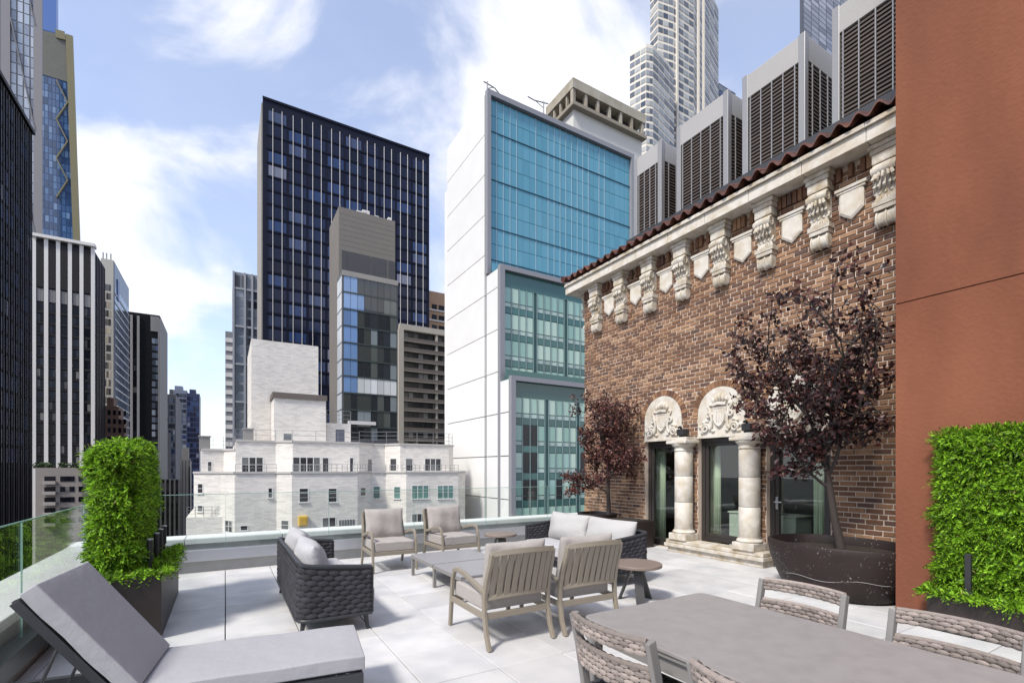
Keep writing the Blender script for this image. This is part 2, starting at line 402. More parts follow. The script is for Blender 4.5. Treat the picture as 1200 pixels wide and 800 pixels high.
# soldier course under the cornice
sc = MB()
y = Y0
while y < Y1: sc.box(WX-.05-random.uniform(0,.008), y+.006, CORN-.20, WX+.03, y+.066, CORN-.02); y += .078 if random.random() < .6 else .15
stuff(sc.build('brickwork', brick_m, wall, off=bo))
# arches: voussoir ring and carved tympanum
for c in BAYS:
    for k in range(21):
        t0 = math.pi*(k+.06)/21; t1 = math.pi*(k+.94)/21; q = MB(); pr = []
        for t, r_ in ((t0,RAD+.005),(t0,RAD+.118),(t1,RAD+.118),(t1,RAD+.005)): pr.append((c+r_*math.cos(t), SPRING+r_*math.sin(t)))
        d = random.uniform(.008,.016)
        q.add([(WX-d,a,b) for a,b in pr]+[(WX+.03,a,b) for a,b in pr], [(0,1,2,3),(0,4,5,1),(1,5,6,2),(2,6,7,3),(3,7,4,0)])
        q.build('voussoir', brick_m, wall, off=bo)
    pl = [(c-RAD, OTOP+.01), (c+RAD, OTOP+.01)] + [(c+RAD*math.cos(math.pi*k/20), SPRING+RAD*math.sin(math.pi*k/20)) for k in range(21)]
    q = MB(); kk = len(pl)
    q.add([(WX-.012,a,b) for a,b in pl]+[(WX+.02,a,b) for a,b in pl], [tuple(range(kk))] + [(i,i+kk,(i+1)%kk+kk,(i+1)%kk) for i in range(kk)])
    ty = q.build('tympanum', stone_clean, bb, off=bo)
    def relief(mb, blobs):
        for (dy, z, ry, rz_, rx) in blobs:
            k = len(mb.v); nu, nv = 10, 5
            for i in range(nv+1):
                ph = (math.pi/2)*i/nv
                for j in range(nu):
                    th = 2*math.pi*j/nu
                    mb.v.append((WX-.012-rx*math.sin(ph), c+dy+ry*math.cos(ph)*math.cos(th), z+rz_*math.cos(ph)*math.sin(th)))
            for i in range(nv):
                for j in range(nu):
                    q_ = (j+1) % nu; mb.f.append((k+i*nu+j, k+(i+1)*nu+j, k+(i+1)*nu+q_, k+i*nu+q_))
        return mb
    # shield
    sh = [(-.11,.14),(.11,.14),(.115,.0),(.10,-.09),(.05,-.16),(0,-.19),(-.05,-.16),(-.10,-.09),(-.115,.0)]
    q = MB(); z_ = 2.48; kk = len(sh)
    q.add([(WX-.030,c+a*1.15,z_+b*1.12) for a,b in sh]+[(WX-.062,c+a,z_+b) for a,b in sh]+[(WX-.052,c+a*.82,z_+b*.82) for a,b in sh]+[(WX-.012,c+a*1.15,z_+b*1.12) for a,b in sh],
      [(i,(i+1)%kk,(i+1)%kk+kk,i+kk) for i in range(kk)]+[(i+kk,(i+1)%kk+kk,(i+1)%kk+2*kk,i+2*kk) for i in range(kk)]+[tuple(range(2*kk,3*kk))]+[(i+3*kk,(i+1)%kk+3*kk,(i+1)%kk,i) for i in range(kk)])
    for s_ in (-.05, 0, .05): q.box(WX-.062, c+s_-.008, z_-.10, WX-.05, c+s_+.008, z_+.09)
    q.build('shield', stone_clean, ty, off=bo)
    q = MB(); q.bar([(WX-.04,c-.13,2.68),(WX-.06,c,2.70),(WX-.04,c+.13,2.68)], .05, .05)
    relief(q, [(-.13,2.76,.035,.06,.05),(-.065,2.79,.035,.07,.06),(0,2.81,.04,.08,.07),(.065,2.79,.035,.07,.06),(.13,2.76,.035,.06,.05)]).build('crown', stone_clean, ty, off=bo, smooth=True)
    q = MB()
    for s_ in (-1, 1):
        for (cy, cz, r0, turns) in ((.29,2.27,.085,1.6),(.21,2.50,.06,1.2)):
            sp = []
            for k in range(22):
                t = k/21*turns*2*math.pi; r_ = r0*(1-.75*k/21); sp.append((WX-.035-.02*k/21, c+s_*(cy-r_*math.cos(t)), cz+r_*math.sin(t)))
            q.tube(sp, [.024-.010*k/21 for k in range(22)], 6)
        q.tube([(WX-.03,c+s_*.20,2.25),(WX-.045,c+s_*.16,2.30),(WX-.045,c+s_*.15,2.42),(WX-.04,c+s_*.19,2.60),(WX-.03,c+s_*.25,2.68)], [.03,.028,.022,.024,.012], 6)
    relief(q, [(s_*a, z, .045, .035, .04) for s_ in (-1,1) for a, z in ((.36,2.20),(.40,2.30),(.14,2.22),(.27,2.40),(.19,2.68),(.33,2.38))])
    q.build('scroll_ornament', stone_clean, ty, off=bo, smooth=True)
    MB().box(WX-.03, c-RAD, OTOP-.03, WX+.02, c+RAD, OTOP+.012).build('lintel_edge', stone_clean, ty, off=bo)
# columns standing on a stone sill
sill = MB().box(WX-.30, 4.48, -.001, WX+.0, 6.36, .10).box(WX-.36, 4.44, .102, WX+.0, 6.40, .165).box(WX-.33, 4.46, .167, WX+.0, 6.38, .235)
sl_ = sill.build('door_sill', stone, bb, off=bo, bevel=.012)
for cy in (6.095, 4.785):
    cx = WX-.17
    cb = MB().box(cx-.19, cy-.19, .237, cx+.165, cy+.19, .36).build('column_plinth', stone, bb, off=bo, bevel=.01)
    MB().lathe([(.185,.362),(.20,.385),(.185,.415),(.165,.425),(.17,.45)], 28, (cx,cy)).build('column_base', stone_clean, cb, off=bo, smooth=True)
    for z0, z1 in ((.452,.93),(.936,1.41),(1.416,1.86)):
        MB().lathe([(.158,z0),(.163,z0+.006),(.163,z1-.006),(.158,z1)], 28, (cx,cy)).build('column_drum', stone_clean, bb, off=bo, smooth=True)
    cp = MB().lathe([(.165,1.864),(.175,1.885),(.165,1.90),(.165,1.945),(.19,1.955),(.215,1.985),(.215,2.005)], 28, (cx,cy)).build('column_capital', stone_clean, bb, off=bo, smooth=True)
    MB().box(cx-.225, cy-.225, 2.007, cx+.165, cy+.225, 2.065).build('abacus', stone_clean, cp, off=bo, bevel=.012)
    MB().box(cx-.14, cy-.17, 2.067, cx+.165, cy+.17, 2.128).build('impost_block', stone_clean, cp, off=bo, bevel=.01)
    w = thing('wall_lamp', 'small dark wall lamp on the impost between ' + ('left and middle' if cy > 5 else 'middle and right') + ' arches', 'lamp', (WX-.21, cy, 2.13), group='lamps above the columns')
    MB().box(-.03,-.06,.002,.18,.06,.03).build('mounting_plate', black_m, w, bevel=.004)
    MB().box(-.07,-.075,.032,.10,.075,.15).build('lamp_housing', black_m, w, bevel=.01)
    MB().tube([(-.02,0,.15),(-.06,0,.19),(-.11,0,.17)], .022, 8).build('lamp_head', black_m, w, smooth=True)
# doors and window in the openings
curtain = mat('curtain', (0.55, 0.58, 0.46), 0.9)
def opening(c, kind):
    x = WX+.10; a, b = c-.478, c+.478; z0 = .236 if kind == 'window' else .012; z1 = OTOP-.032
    nm = 'window' if kind == 'window' else 'door'
    f = MB()
    wj = .075
    f.box(x,a,z0,x+.09,a+wj,z1).box(x,b-wj,z0,x+.09,b,z1).box(x,a+wj+.001,z1-wj,x+.09,b-wj-.001,z1).box(x,a+wj+.001,z0,x+.09,b-wj-.001,z0+.07)
    fr = f.build(nm, bronze, bb, off=bo, bevel=.004)
    q = MB(); s = .06; a2, b2, z2, z3 = a+wj+.004, b-wj-.004, z0+.074, z1-wj-.004
    q.box(x+.015,a2,z2,x+.07,a2+s,z3).box(x+.015,b2-s,z2,x+.07,b2,z3).box(x+.015,a2+s+.001,z3-s,x+.07,b2-s-.001,z3).box(x+.015,a2+s+.001,z2,x+.07,b2-s-.001,z2+s)
    q.build('sash_frame', bronze, fr, off=bo, bevel=.003)
    MB().box(x+.038,a2+s-.005,z2+s-.005,x+.046,b2-s+.005,z3-s+.005).build('pane', room_glass, fr, off=bo)
    if kind != 'window':
        hy = a2+.03 if kind == 'left' else b2-.03; sg = 1 if kind == 'left' else -1
        MB().bar([(x-.002,hy,1.02),(x-.05,hy,1.02)],.02,.02).bar([(x-.05,hy-.008*sg,1.02),(x-.05,hy+.11*sg,1.02)],.018,.018).box(x+.003,hy-.018,.90,x+.013,hy+.018,1.10).build('handle', steel, fr, off=bo)
    # curtain gathered at one side, inside the room
    cur = MB(); w0, w1 = (b-.16, b+.10) if kind != 'right' else (a+.26, a+.44); nn = 40
    for i in range(nn+1):
        yy = w0+(w1-w0)*i/nn; xx = WX+.42+.035*math.sin(i*1.15)+.01*math.sin(i*.4)
        cur.v += [(xx,yy,.02),(xx+.012*math.sin(i),yy,2.35)]
    for i in range(nn): cur.f.append((2*i,2*i+2,2*i+3,2*i+1))
    cu = thing('curtain', 'pale green curtain gathered behind the ' + {'left':'left glass door','window':'middle window between the columns','right':'right glass door beside the tree'}[kind], 'curtain', (WX+.42, (w0+w1)/2, .02), group='curtains inside the brick building')
    o_ = cur.build('cloth', curtain, cu, smooth=True, off=cu.location); so_ = o_.modifiers.new('t','SOLIDIFY'); so_.thickness = .006
for c, k in zip(BAYS, ('left','window','right')): opening(c, k)
bed = thing('low_cabinet', 'pale low cabinet inside the room behind the middle window', 'cabinet', (WX+.95, 5.15, 0))
MB().box(-.25,-.62,.03,.25,.62,.72).build('cabinet_body', mat('cabinet_white',(0.55,0.57,0.52),0.6), bed, bevel=.01)
MB().box(-.27,-.64,.722,.27,.64,.75).build('cabinet_top', mat('cabinet_white2',(0.6,0.6,0.56),0.5), bed, bevel=.006)

# carved brackets, shield panels and cornice
BRK = [2.92+.82*k for k in range(8)]
def bracket_mesh():
    parts = {}
    parts['cap'] = MB().box(-.34,-.20,1.00,0,.20,1.065).box(-.32,-.175,.93,0,.175,.998).box(-.30,-.155,.80,0,.155,.928)
    prof = [(-.28,.79),(-.32,.74),(-.33,.68),(-.29,.61),(-.23,.55),(-.20,.47),(-.19,.38),(-.20,.33)]
    q = MB(); w = .125
    q.add([(x,-w,z) for x,z in prof]+[(x,w,z) for x,z in prof]+[(0,-w,.79),(0,w,.79),(0,-w,.33),(0,w,.33)],
      [(i,i+1,i+9,i+8) for i in range(7)]+[tuple(list(range(8))+[18,16])]+[tuple([17,19]+list(range(15,7,-1)))])
    for s in (-1, 1):                         # volutes at the top and side scrolls
        for (r0, cx, cz) in ((.085,-.235,.70),(.05,-.13,.43)):
            pts = []
            for k in range(20):
                t = k/19*3.2*math.pi; r_ = r0*(1-.7*k/19); pts.append((cx-r_*math.cos(t), s*(w+.006), cz+r_*math.sin(t)))
            q.tube(pts, [.022-.008*k/19 for k in range(20)], 6)
    q.tube([(-.31,-.15,.70),(-.325,0,.715),(-.31,.15,.70)], .055, 10)
    parts['scroll'] = q
    lf = MB()
    for s in (-1, -.55, 0, .55, 1):           # acanthus leaf lobes
        for j in range(4):
            z = .64-.085*j; x0 = -.30+.09*min(j,2)*.9+.02*abs(s); wid = .045+.006*j
            pts = [(x0+.02, s*.085, z+.05),(x0-.045, s*.10, z),(x0-.065, s*.115+.01*s, z-.05),(x0-.02, s*.12, z-.085)]
            lf.tube(pts, [.012,.030,.030,.010], 6, sx=.8)
    parts['acanthus_leaf'] = lf
    parts['band'] = MB().box(-.25,-.165,.26,0,.165,.325).box(-.235,-.145,.20,0,.145,.258)
    bt = MB().tube([(-.12,-.135,.10),(-.12,.135,.10)], .10, 14)
    for s in (-1, 0, 1): bt.tube([(-.12,s*.115-.012,.10),(-.12,s*.115+.012,.10)], .118, 14)
    bt.box(-.10,-.13,.03,0,.13,.198)
    parts['foot_scroll'] = bt
    return parts
bp = bracket_mesh()
for q_ in bp.values(): q_.v = [(x*.62, y*.90, z) for x,y,z in q_.v]
def put_bracket(y, first={}, far=False):
    r = bpy.data.objects.new('stone_bracket', first['root']) if 'root' in first else None
    if r is None: r = bp['cap'].build('stone_bracket', stone, bb, bevel=.012); first['root'] = r.data; first['mod'] = True
    else:
        C.objects.link(r); r.parent = bb; m_ = r.modifiers.new('bevel','BEVEL'); m_.width = .012; m_.segments = 2
    r.location = (WX-bo.x, y-bo.y, CORN-1.068)
    if far: r.location = (y-bo.x, Y1-bo.y, CORN-1.068); r.rotation_euler = (0,0,-R(90))
    for k in ('scroll','acanthus_leaf','band','foot_scroll'):
        if k in first: o = bpy.data.objects.new(k, first[k]); C.objects.link(o); o.parent = r
        else: o = bp[k].build(k, stone, r, smooth=(k in ('acanthus_leaf','scroll','foot_scroll'))); first[k] = o.data
for y in BRK: put_bracket(y)
put_bracket(7.72, far=True)
for a in BRK[:-1]:
    c = a+.445; z0, z1 = 5.00, 5.42
    pent = [(-.155,z1),(-.155,z0+.12),(0,z0),(.155,z0+.12),(.155,z1)]; q = MB()
    q.add([(WX-.035,c+u,z) for u,z in pent]+[(WX-.05,c+u*.84,(z-5.25)*.86+5.25) for u,z in pent]+[(WX+.02,c+u,z) for u,z in pent],
      [(i,(i+1)%5,(i+1)%5+5,i+5) for i in range(5)]+[(9,8,7,6,5)]+[(i+10,(i+1)%5+10,(i+1)%5,i) for i in range(5)])
    sp = q.build('shield_panel', stone_clean, bb, off=bo)
    MB().box(WX-.075,c-.20,z1+.004,WX+.02,c+.20,z1+.05).box(WX-.06,c-.18,z1-.03,WX+.02,c+.18,z1+.003).build('panel_cap', stone_clean, sp, off=bo, bevel=.008)
edges = [Y0]+[v+.14 for v in BRK[:-1]]+[9.52]
for a, b in zip(edges[:-1], edges[1:]):
    s_ = MB().box(WX-.33, a+.003, CORN, WX+.20, b-.003, CORN+.175).build('cornice_block', stone_clean, bb, off=bo, bevel=.006)
    MB().box(WX-.37, a+.003, CORN+.178, WX+.20, b-.003, CORN+.235).box(WX-.345, a+.003, CORN+.1765, WX+.1, b-.003, CORN+.177).build('cornice_fillet', stone, s_, off=bo, bevel=.01)
MB().box(WX+.205, Y1-.33, CORN, 18, Y1+.33, CORN+.235).build('cornice_return', stone_clean, bb, off=bo)
# clay tile eave: each S tile one piece
tile_m = mat('clay_tile', (0.115, 0.042, 0.026), 0.5, noise=(14, 0.3), col2=(0.05,0.02,0.016), rnd=0.25, bump=(60,0.2))
tl = MB(); P = 0.232; ns = 14; prof = []
for k in range(ns+1):
    u = P*k/ns; z = .052*math.sin(2*math.pi*k/ns); prof.append((u, z))
for (X_, zz) in ((-.42, 0.0), (.45, .30)):
    tl.v += [(X_, u, zz+z+.012) for u, z in prof] + [(X_, u, zz+z-.016) for u, z in prof]
k = ns+1
for i in range(ns):
    tl.f += [(i, i+1, i+1+2*k, i+2*k), (i+k, i+3*k, i+1+3*k, i+1+k), (i, i+k, i+1+k, i+1), (i+2*k, i+1+2*k, i+1+3*k, i+3*k)]
tl.f += [(0,2*k,3*k,k),(ns,ns+k,ns+3*k,ns+2*k)]
tile_me = None; y = Y0
while y < 9.52:
    if tile_me is None: o = tl.build('roof_tile', tile_m, bb, smooth=False); tile_me = o.data
    else: o = bpy.data.objects.new('roof_tile', tile_me); C.objects.link(o); o.parent = bb
    o.location = (WX-bo.x+random.uniform(-.008,.008), y-bo.y, CORN+.235+.095+random.uniform(-.004,.004)); o.rotation_euler = (random.uniform(-.01,.01),0,random.uniform(-.01,.01)); y += P
MB().tube([(WX-.42,9.5,CORN+.36),(WX-.2,9.53,CORN+.42),(WX+.45,9.56,CORN+.66)], .07, 10).build('ridge_tile', tile_m, bb, off=bo, smooth=True)
MB().add([(WX-.36,Y0,CORN+.237),(WX-.36,9.5,CORN+.237),(WX+.45,9.5,CORN+.53),(WX+.45,Y0,CORN+.53),(WX+.45,Y0,CORN+.237),(WX+.45,9.5,CORN+.237)],
    [(0,1,2,3),(0,3,4),(1,5,2),(3,2,5,4),(0,4,5,1)]).build('tile_bed', stone, bb, off=bo)
MB().box(WX+.46, Y0, CORN+.55, WX+.56, 8.25, CORN+1.0).build('roof_kerb', mat('dark_flashing',(0.035,0.037,0.042),0.5), bb, off=bo)

# ------------------------------------------------------------------ rooftop cooling units
ac_paint = mat('ac_paint', (0.36, 0.35, 0.34), 0.55, noise=(2, 0.06))
ac_dark = mat('ac_coil', (0.028, 0.021, 0.018), 0.7); fin_m = mat('ac_louvre', (0.075, 0.058, 0.048), 0.6, rnd=.2); ac_rail = mat('ac_trim', (0.29, 0.285, 0.285), 0.4, metal=.3)
UX = 8.2; UT = 8.72
names = ['leftmost grey rooftop cooling unit at the roof corner', 'second grey rooftop cooling unit, right of the leftmost one', 'third grey rooftop cooling unit above the tile eave', 'large grey rooftop cooling unit cut off by the orange wall']
for (pa, pb), lab in zip(((743,775),(793,853),(870,943),(975,1085)), names):
    ya, yb = PY(pb, UX), PY(pa, UX)              # near, far
    u = thing('cooling_unit', lab, 'cooling unit', (UX+.55, (ya+yb)/2, 6.4), group='cooling units on the roof'); o = u.location
    MB().box(UX+.04, ya+.04, 6.42, UX+1.06, yb-.04, UT-.06).build('coil_core', ac_dark, u, off=o)
    MB().box(UX, ya, UT-.42, UX+1.1, yb, UT).build('top_casing', ac_paint, u, off=o, bevel=.01)
    for (xx, yy) in ((UX-.03, ya-.03),(UX-.03, yb-.13),(UX+1.0, ya-.03),(UX+1.0, yb-.13)):
        MB().box(xx+.02, yy+.02, 6.40, xx+.13, yy+.13, UT+.02).build('corner_post', ac_rail, u, off=o, bevel=.008)
    MB().box(UX-.01, ya+.14, 6.42, UX+.05, yb-.14, 6.90).box(UX+.14, ya-.01, 6.42, UX+.99, ya+.05, 6.90).build('base_rail', ac_rail, u, off=o)
    nv = max(3, round((yb-ya)/.30))
    for k in range(nv+1):
        yy = ya+.15+(yb-ya-.32)*k/nv; piece('guard_bar', ac_rail, u, UX-.012, yy, 6.95, UX+.012, yy+.016, UT-.42)
    for k in range(20):
        z = 6.97+k*.0655
        piece('louvre', fin_m, u, UX+.0, ya+.13, z, UX+.05, yb-.13, z+.030)
        piece('louvre', fin_m, u, UX+.13, ya+.0, z, UX+1.0, ya+.05, z+.030)
    for k in range(4):
        xx = UX+.22+.24*k; piece('guard_bar', ac_rail, u, xx, ya-.012, 6.95, xx+.016, ya+.012, UT-.42)

# ------------------------------------------------------------------ orange stucco wall
st = thing('stucco_wall', 'tall terracotta stucco wall with one horizontal joint on the right', 'wall', (6.8, -2.0, 0)); o = st.location
stucco = mat('terracotta_stucco', (0.205, 0.076, 0.041), 0.9, spec=.25, noise=(2.3, 0.26), col2=(0.168, 0.061, 0.035), bump=(26, 0.30), streak=(1,1,.35))
MB().box(6.265, -7, -.088, 7.40, 2.36, 12).build('core', mat('stucco_core',(0.20,0.075,0.045),.9), st, off=o)
MB().box(6.24, -7, -.087, 6.264, 2.384, 3.318).box(6.2645, 2.362, -.087, 7.4, 2.384, 3.318).build('lower_panel', stucco, st, off=o)
MB().box(6.24, -7, 3.330, 6.264, 2.384, 12).box(6.2645, 2.362, 3.330, 7.4, 2.384, 12).build('upper_panel', stucco, st, off=o)

# ------------------------------------------------------------------ the city
navy = mat('navy_glass', (0.02,0.03,0.07), 0.12, spec=0.3, ramp=[(0,(0.006,0.008,0.022)),(0.28,(0.010,0.014,0.038)),(0.55,(0.017,0.027,0.068)),(0.76,(0.030,0.055,0.135)),(0.90,(0.060,0.080,0.15)),(0.97,(0.18,0.19,0.25))])
black_glass = mat('black_glass', (0.012,0.012,0.014), 0.12, spec=0.2, ramp=[(0,(0.006,0.006,0.010)),(0.45,(0.011,0.012,0.020)),(0.72,(0.026,0.028,0.038)),(0.88,(0.070,0.068,0.072)),(0.96,(0.16,0.15,0.14))])
navy_wall = mat('navy_cladding', (0.008,0.010,0.024), 0.5, spec=.15)
black_wall = mat('black_cladding', (0.009,0.009,0.011), 0.5, spec=.12)
white_fin = mat('white_fin', (0.62,0.60,0.58), 0.5); pale_fin = mat('pale_fin', (0.40,0.42,0.47), 0.4)
grey_conc = mat('grey_concrete', (0.27,0.255,0.235), 0.85, noise=(0.25, 0.10)); dark_conc = mat('taupe_concrete', (0.17,0.155,0.14), 0.85, noise=(0.3,0.08))
blue_pane = mat('blue_pane', (0.06,0.14,0.28), 0.08, spec=0.8, ramp=[(0,(0.035,0.075,0.16)),(0.4,(0.06,0.12,0.25)),(0.7,(0.09,0.18,0.34)),(0.9,(0.16,0.26,0.42))])
mixed_glass = mat('office_glass', (0.1,0.12,0.14), 0.1, spec=0.7, ramp=[(0,(0.03,0.035,0.045)),(0.35,(0.07,0.085,0.11)),(0.6,(0.15,0.17,0.21)),(0.8,(0.30,0.33,0.38)),(0.93,(0.03,0.05,0.12))])
def tower(name, label, px0, px1, Y, ptop, pside=None, side='left', depth=None, wall=None, zb=GROUND, part='wall', z1=None):
    """a block whose front faces us at distance Y between two sight lines; returns root, x0, x1, Yback, ztop"""
    x0, x1 = PX(px0, Y), PX(px1, Y)
    zt = z1 if z1 is not None else ZY(*ptop, Y)
    yb = PY(pside, x0 if side == 'left' else x1) if pside else Y+(depth or 20)
    t = thing(name, label, 'building', ((x0+x1)/2, (Y+yb)/2, zb))
    MB().box(x0, Y, zb, x1, yb, zt).build(part, wall or grey_conc, t, off=t.location)
    return t, x0, x1, yb, zt
def floors(zt, zb, h, m0, m1):          # from the top down
    r = []; z = zt
    while z-h > zb: r.append((z-h+m0, z-m1)); z -= h
    return r

# dark blue slab tower
t, x0, x1, yb, zt = tower('office_tower', 'wide dark navy glass slab tower with thin white vertical fins', 308, 503, 170, (308,115), 302.5, 'left', wall=navy_wall)
bays = grid(x0+1.2, x1-.8, 9, .07); vs = floors(zt-3.0, 0, 4.3, .9, .25)
panes(t, 'front', 170, bays, vs, navy, (-.05,.06), cap=300)
for b in grid(x0+1.2, x1-.8, 9, 0):
    for q in (.27, .72):
        xx = b[0]+(b[1]-b[0])*q; piece('fin', white_fin, t, xx-.075, 169.7, 0, xx+.075, 169.93, zt-2.5)
for z0, z1 in vs[::1]: piece('floor_band', navy_wall, t, x0+.9, 169.80, z0-.55, x1-.7, 169.938, z0-.1)
MB().box(x0-.35, 171, GROUND, x0-.01, yb-1, zt-1).build('side_cladding', grey_conc, t, off=t.location)
piece('roof_edge', navy_wall, t, x0-.1, 169.7, zt-.2, x1+.1, 169.99, zt+.5)

# taupe tower with glass block in front
t, x0, x1, yb, zt = tower('office_tower', 'taupe concrete tower with blank top and louvre band, above a glass block', 397, 463, 112, (397,242), 386, 'left', wall=dark_conc)
o = t.location
zl1, zl0 = ZY(430,300,112), ZY(430,335,112)
for a, b in ((400.5,406.3),(407.3,433.5),(435,453),(455,462)): piece('louvre_panel', mat('louvre_grey',(0.055,0.055,0.06),0.6), t, PX(a,112), 111.9, zl0, PX(b,112), 112.02, zl1)
for k in range(9):
    z = zt-1.5-k*1.15; piece('panel_seam', mat('seam',(0.12,0.11,0.10),0.9), t, x0+.3, 111.985, z, x1-.2, 112.001, z+.05)
for px, w, h in ((418,2.4,1.3),(425,1.6,1.8),(440,.8,1.2),(455,.7,1.6)): piece('roof_vent', white_fin, t, PX(px,114), 114, zt+.001, PX(px,114)+w, 116, zt+h)
t, x0, x1, yb, zt = tower('glass_block', 'glass curtain wall block with sky reflections painted on its panes, in front of the taupe tower', 401, 466, 106, (401,317), 395, 'left', wall=mat('block_frame',(0.08,0.085,0.09),0.4))
gmix = mat('block_glass', (0.1,0.13,0.15), 0.05, spec=0.9, ramp=[(0,(0.022,0.026,0.028)),(0.30,(0.05,0.055,0.05)),(0.55,(0.09,0.10,0.09)),(0.72,(0.03,0.035,0.04)),(0.90,(0.20,0.23,0.24))])
gblue = mat('block_painted_sky', (0.16,0.27,0.48), 0.05, spec=0.9, rnd=.25)  # reflected sky painted as the blue colour of these panes
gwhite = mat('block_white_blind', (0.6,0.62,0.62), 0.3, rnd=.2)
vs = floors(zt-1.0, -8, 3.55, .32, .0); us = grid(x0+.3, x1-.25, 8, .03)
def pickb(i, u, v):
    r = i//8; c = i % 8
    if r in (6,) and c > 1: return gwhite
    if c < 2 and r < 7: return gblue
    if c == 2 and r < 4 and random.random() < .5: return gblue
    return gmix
panes(t, 'front', 106, us, vs, gmix, (-.05,.05), pick=pickb)
for z0, z1 in vs: piece('floor_band', mat('spandrel_green',(0.05,0.065,0.062),0.3), t, x0+.1, 105.85, z0-.30, x1-.1, 105.948, z0-.04)
piece('parapet_band', grey_conc, t, x0-.05, 105.8, zt-1.0, x1+.05, 105.96, zt+.1)
piece('setback_band', mat('band_grey',(0.09,0.09,0.10),0.5), t, x0, 105.6, vs[10][1]-.2, x1+.1, 105.84, vs[10][1]+.9)
panes(t, 'left', x0, grid(106.4, yb-.3, 2, .04), vs[:9], mat('side_white_glass',(0.55,0.58,0.62),0.15,rnd=.1), (-.05,.05), name='side_window')
piece('white_tarp', white_fin, t, PX(408,105), 104.6, ZY(408,497,105), PX(440,105), 105.5, ZY(408,493,105))

# balcony apartment block
t, x0, x1, yb, zt = tower('apartment_block', 'beige apartment block with stacked brown balconies beside the glass block', 468, 560, 140, (468,381), depth=25, wall=mat('apt_dark',(0.045,0.04,0.036),0.6))
beige = mat('beige_concrete', (0.40,0.37,0.32), 0.8, noise=(.4,.08))
piece('roof_band', beige, t, x0-.3, 138.7, zt-1.5, x1, 139.98, zt+.2); piece('edge_pier', beige, t, x0-.6, 138.6, GROUND, x0+.9, 139.985, zt-1.51)
apt_glass = mat('apt_window', (.06,.06,.06), .15, ramp=[(0,(0.02,0.02,0.02)),(0.5,(0.05,0.048,0.045)),(0.7,(0.12,0.11,0.10)),(0.88,(0.28,0.28,0.27))])
vs = floors(zt-1.6, -12, 2.95, .75, .35); us = grid(x0+1.2, x1, 16, .06)
panes(t, 'front', 140, us[:9], vs, apt_glass, (-.03,.06))
for z0, z1 in vs:
    piece('balcony_slab', beige, t, x0+1.0, 138.55, z0-.95, x1, 139.93, z0-.72)
    piece('balcony_rail', mat('rail_brown',(0.12,0.10,0.085),0.6), t, x0+1.0, 138.5, z0-.70, x1, 138.56, z0+.12)
piece('edge_pier', beige, t, PX(509,140), 138.9, GROUND, PX(509,140)+.7, 139.9, zt-1.51)
t, x0, x1, yb, zt = tower('tan_building', 'small tan brick building top behind the balcony block', 500, 530, 178, (510,342), depth=20, wall=mat('tan_brick',(0.42,0.27,0.17),0.85,noise=(.8,.1)))
for k in range(5):
    z = zt-5-k*4; piece('window', black_glass, t, PX(506,178), 177.9, z-1.8, PX(512,178), 178.02, z); piece('window', black_glass, t, PX(514,178), 177.9, z-1.8, PX(521,178), 178.02, z)
    piece('ledge', white_fin, t, x0, 177.5, z-2.6, x1, 177.95, z-2.1)

# slim grey tower left of the slab
t, x0, x1, yb, zt = tower('residential_tower', 'slim grey tower with white banded lower wing left of the navy slab', 273, 320, 230, (273,318), depth=30, wall=mat('cool_grey',(0.24,0.26,0.30),0.6))
o = t.location
vs = floors(zt-7, -5, 3.9, .7, .3); panes(t, 'front', 230, [(PX(276.5,230),PX(285,230)),(PX(289,230),PX(294,230)),(PX(297,230),PX(302,230))], vs, mixed_glass, (-.05,.05))
for a, b in ((275,281),(283,289)): piece('louvre_panel', mat('louvre_grey2',(0.10,0.10,0.115),0.6), t, PX(a,230), 229.9, zt-6.2, PX(b,230), 230.01, zt-1.2)
for px in (273.6, 287, 295.5, 303): piece('pier', mat('pier_grey',(0.36,0.38,0.42),0.6), t, PX(px,230)-.35, 229.2, GROUND, PX(px,230)+.35, 229.93, zt)
for k in range(7): piece('floor_band', mat('pier_grey',(0.36,0.38,0.42),0.6), t, x0, 229.4, zt-7.2-k*15.6, x1, 229.92, zt-6.4-k*15.6)
zw = ZY(264,388,233); wx0, wx1 = PX(264,233), PX(273.4,233)
MB().box(wx0, 233, GROUND, wx1, 250, zw).build('wing', mat('wing_grey',(0.20,0.20,0.22),0.7), t, off=o)
for k in range(26): piece('wing_band', white_fin, t, wx0+.1, 232.75, zw-4.5-k*3.6, wx1-.1, 232.98, zw-2.7-k*3.6)
# left street wall: black tower
BX = -40.0; yfar = PY(38, BX); zt = ZX(38,155,BX)
t = thing('office_tower', 'black tower with close vertical mullions filling the left edge', 'building', (BX-15, 128, GROUND))
MB().box(BX-30, 96, GROUND, BX, yfar, zt).build('wall', black_wall, t, off=t.location)
us = grid(108, yfar-.4, 18, .14); vs = floors(zt-2.5, 2, 3.9, .75, .1)
panes(t, 'right', BX, us, vs, navy, (-.05,.05), cap=300)
k = 0; y = 97.0
while y < yfar:
    piece('mullion', mat('mullion_grey',(0.050,0.045,0.048),0.5,spec=.2) if k % 2 else mat('mullion_dark',(0.010,0.010,0.012),0.5,spec=.12), t, BX+.02, y, GROUND, BX+.20, y+.26, zt-1.2); y += 1.42; k += 1
piece('roof_edge', black_wall, t, BX-.3, 96, zt-.6, BX+.5, yfar+.2, zt+.3)
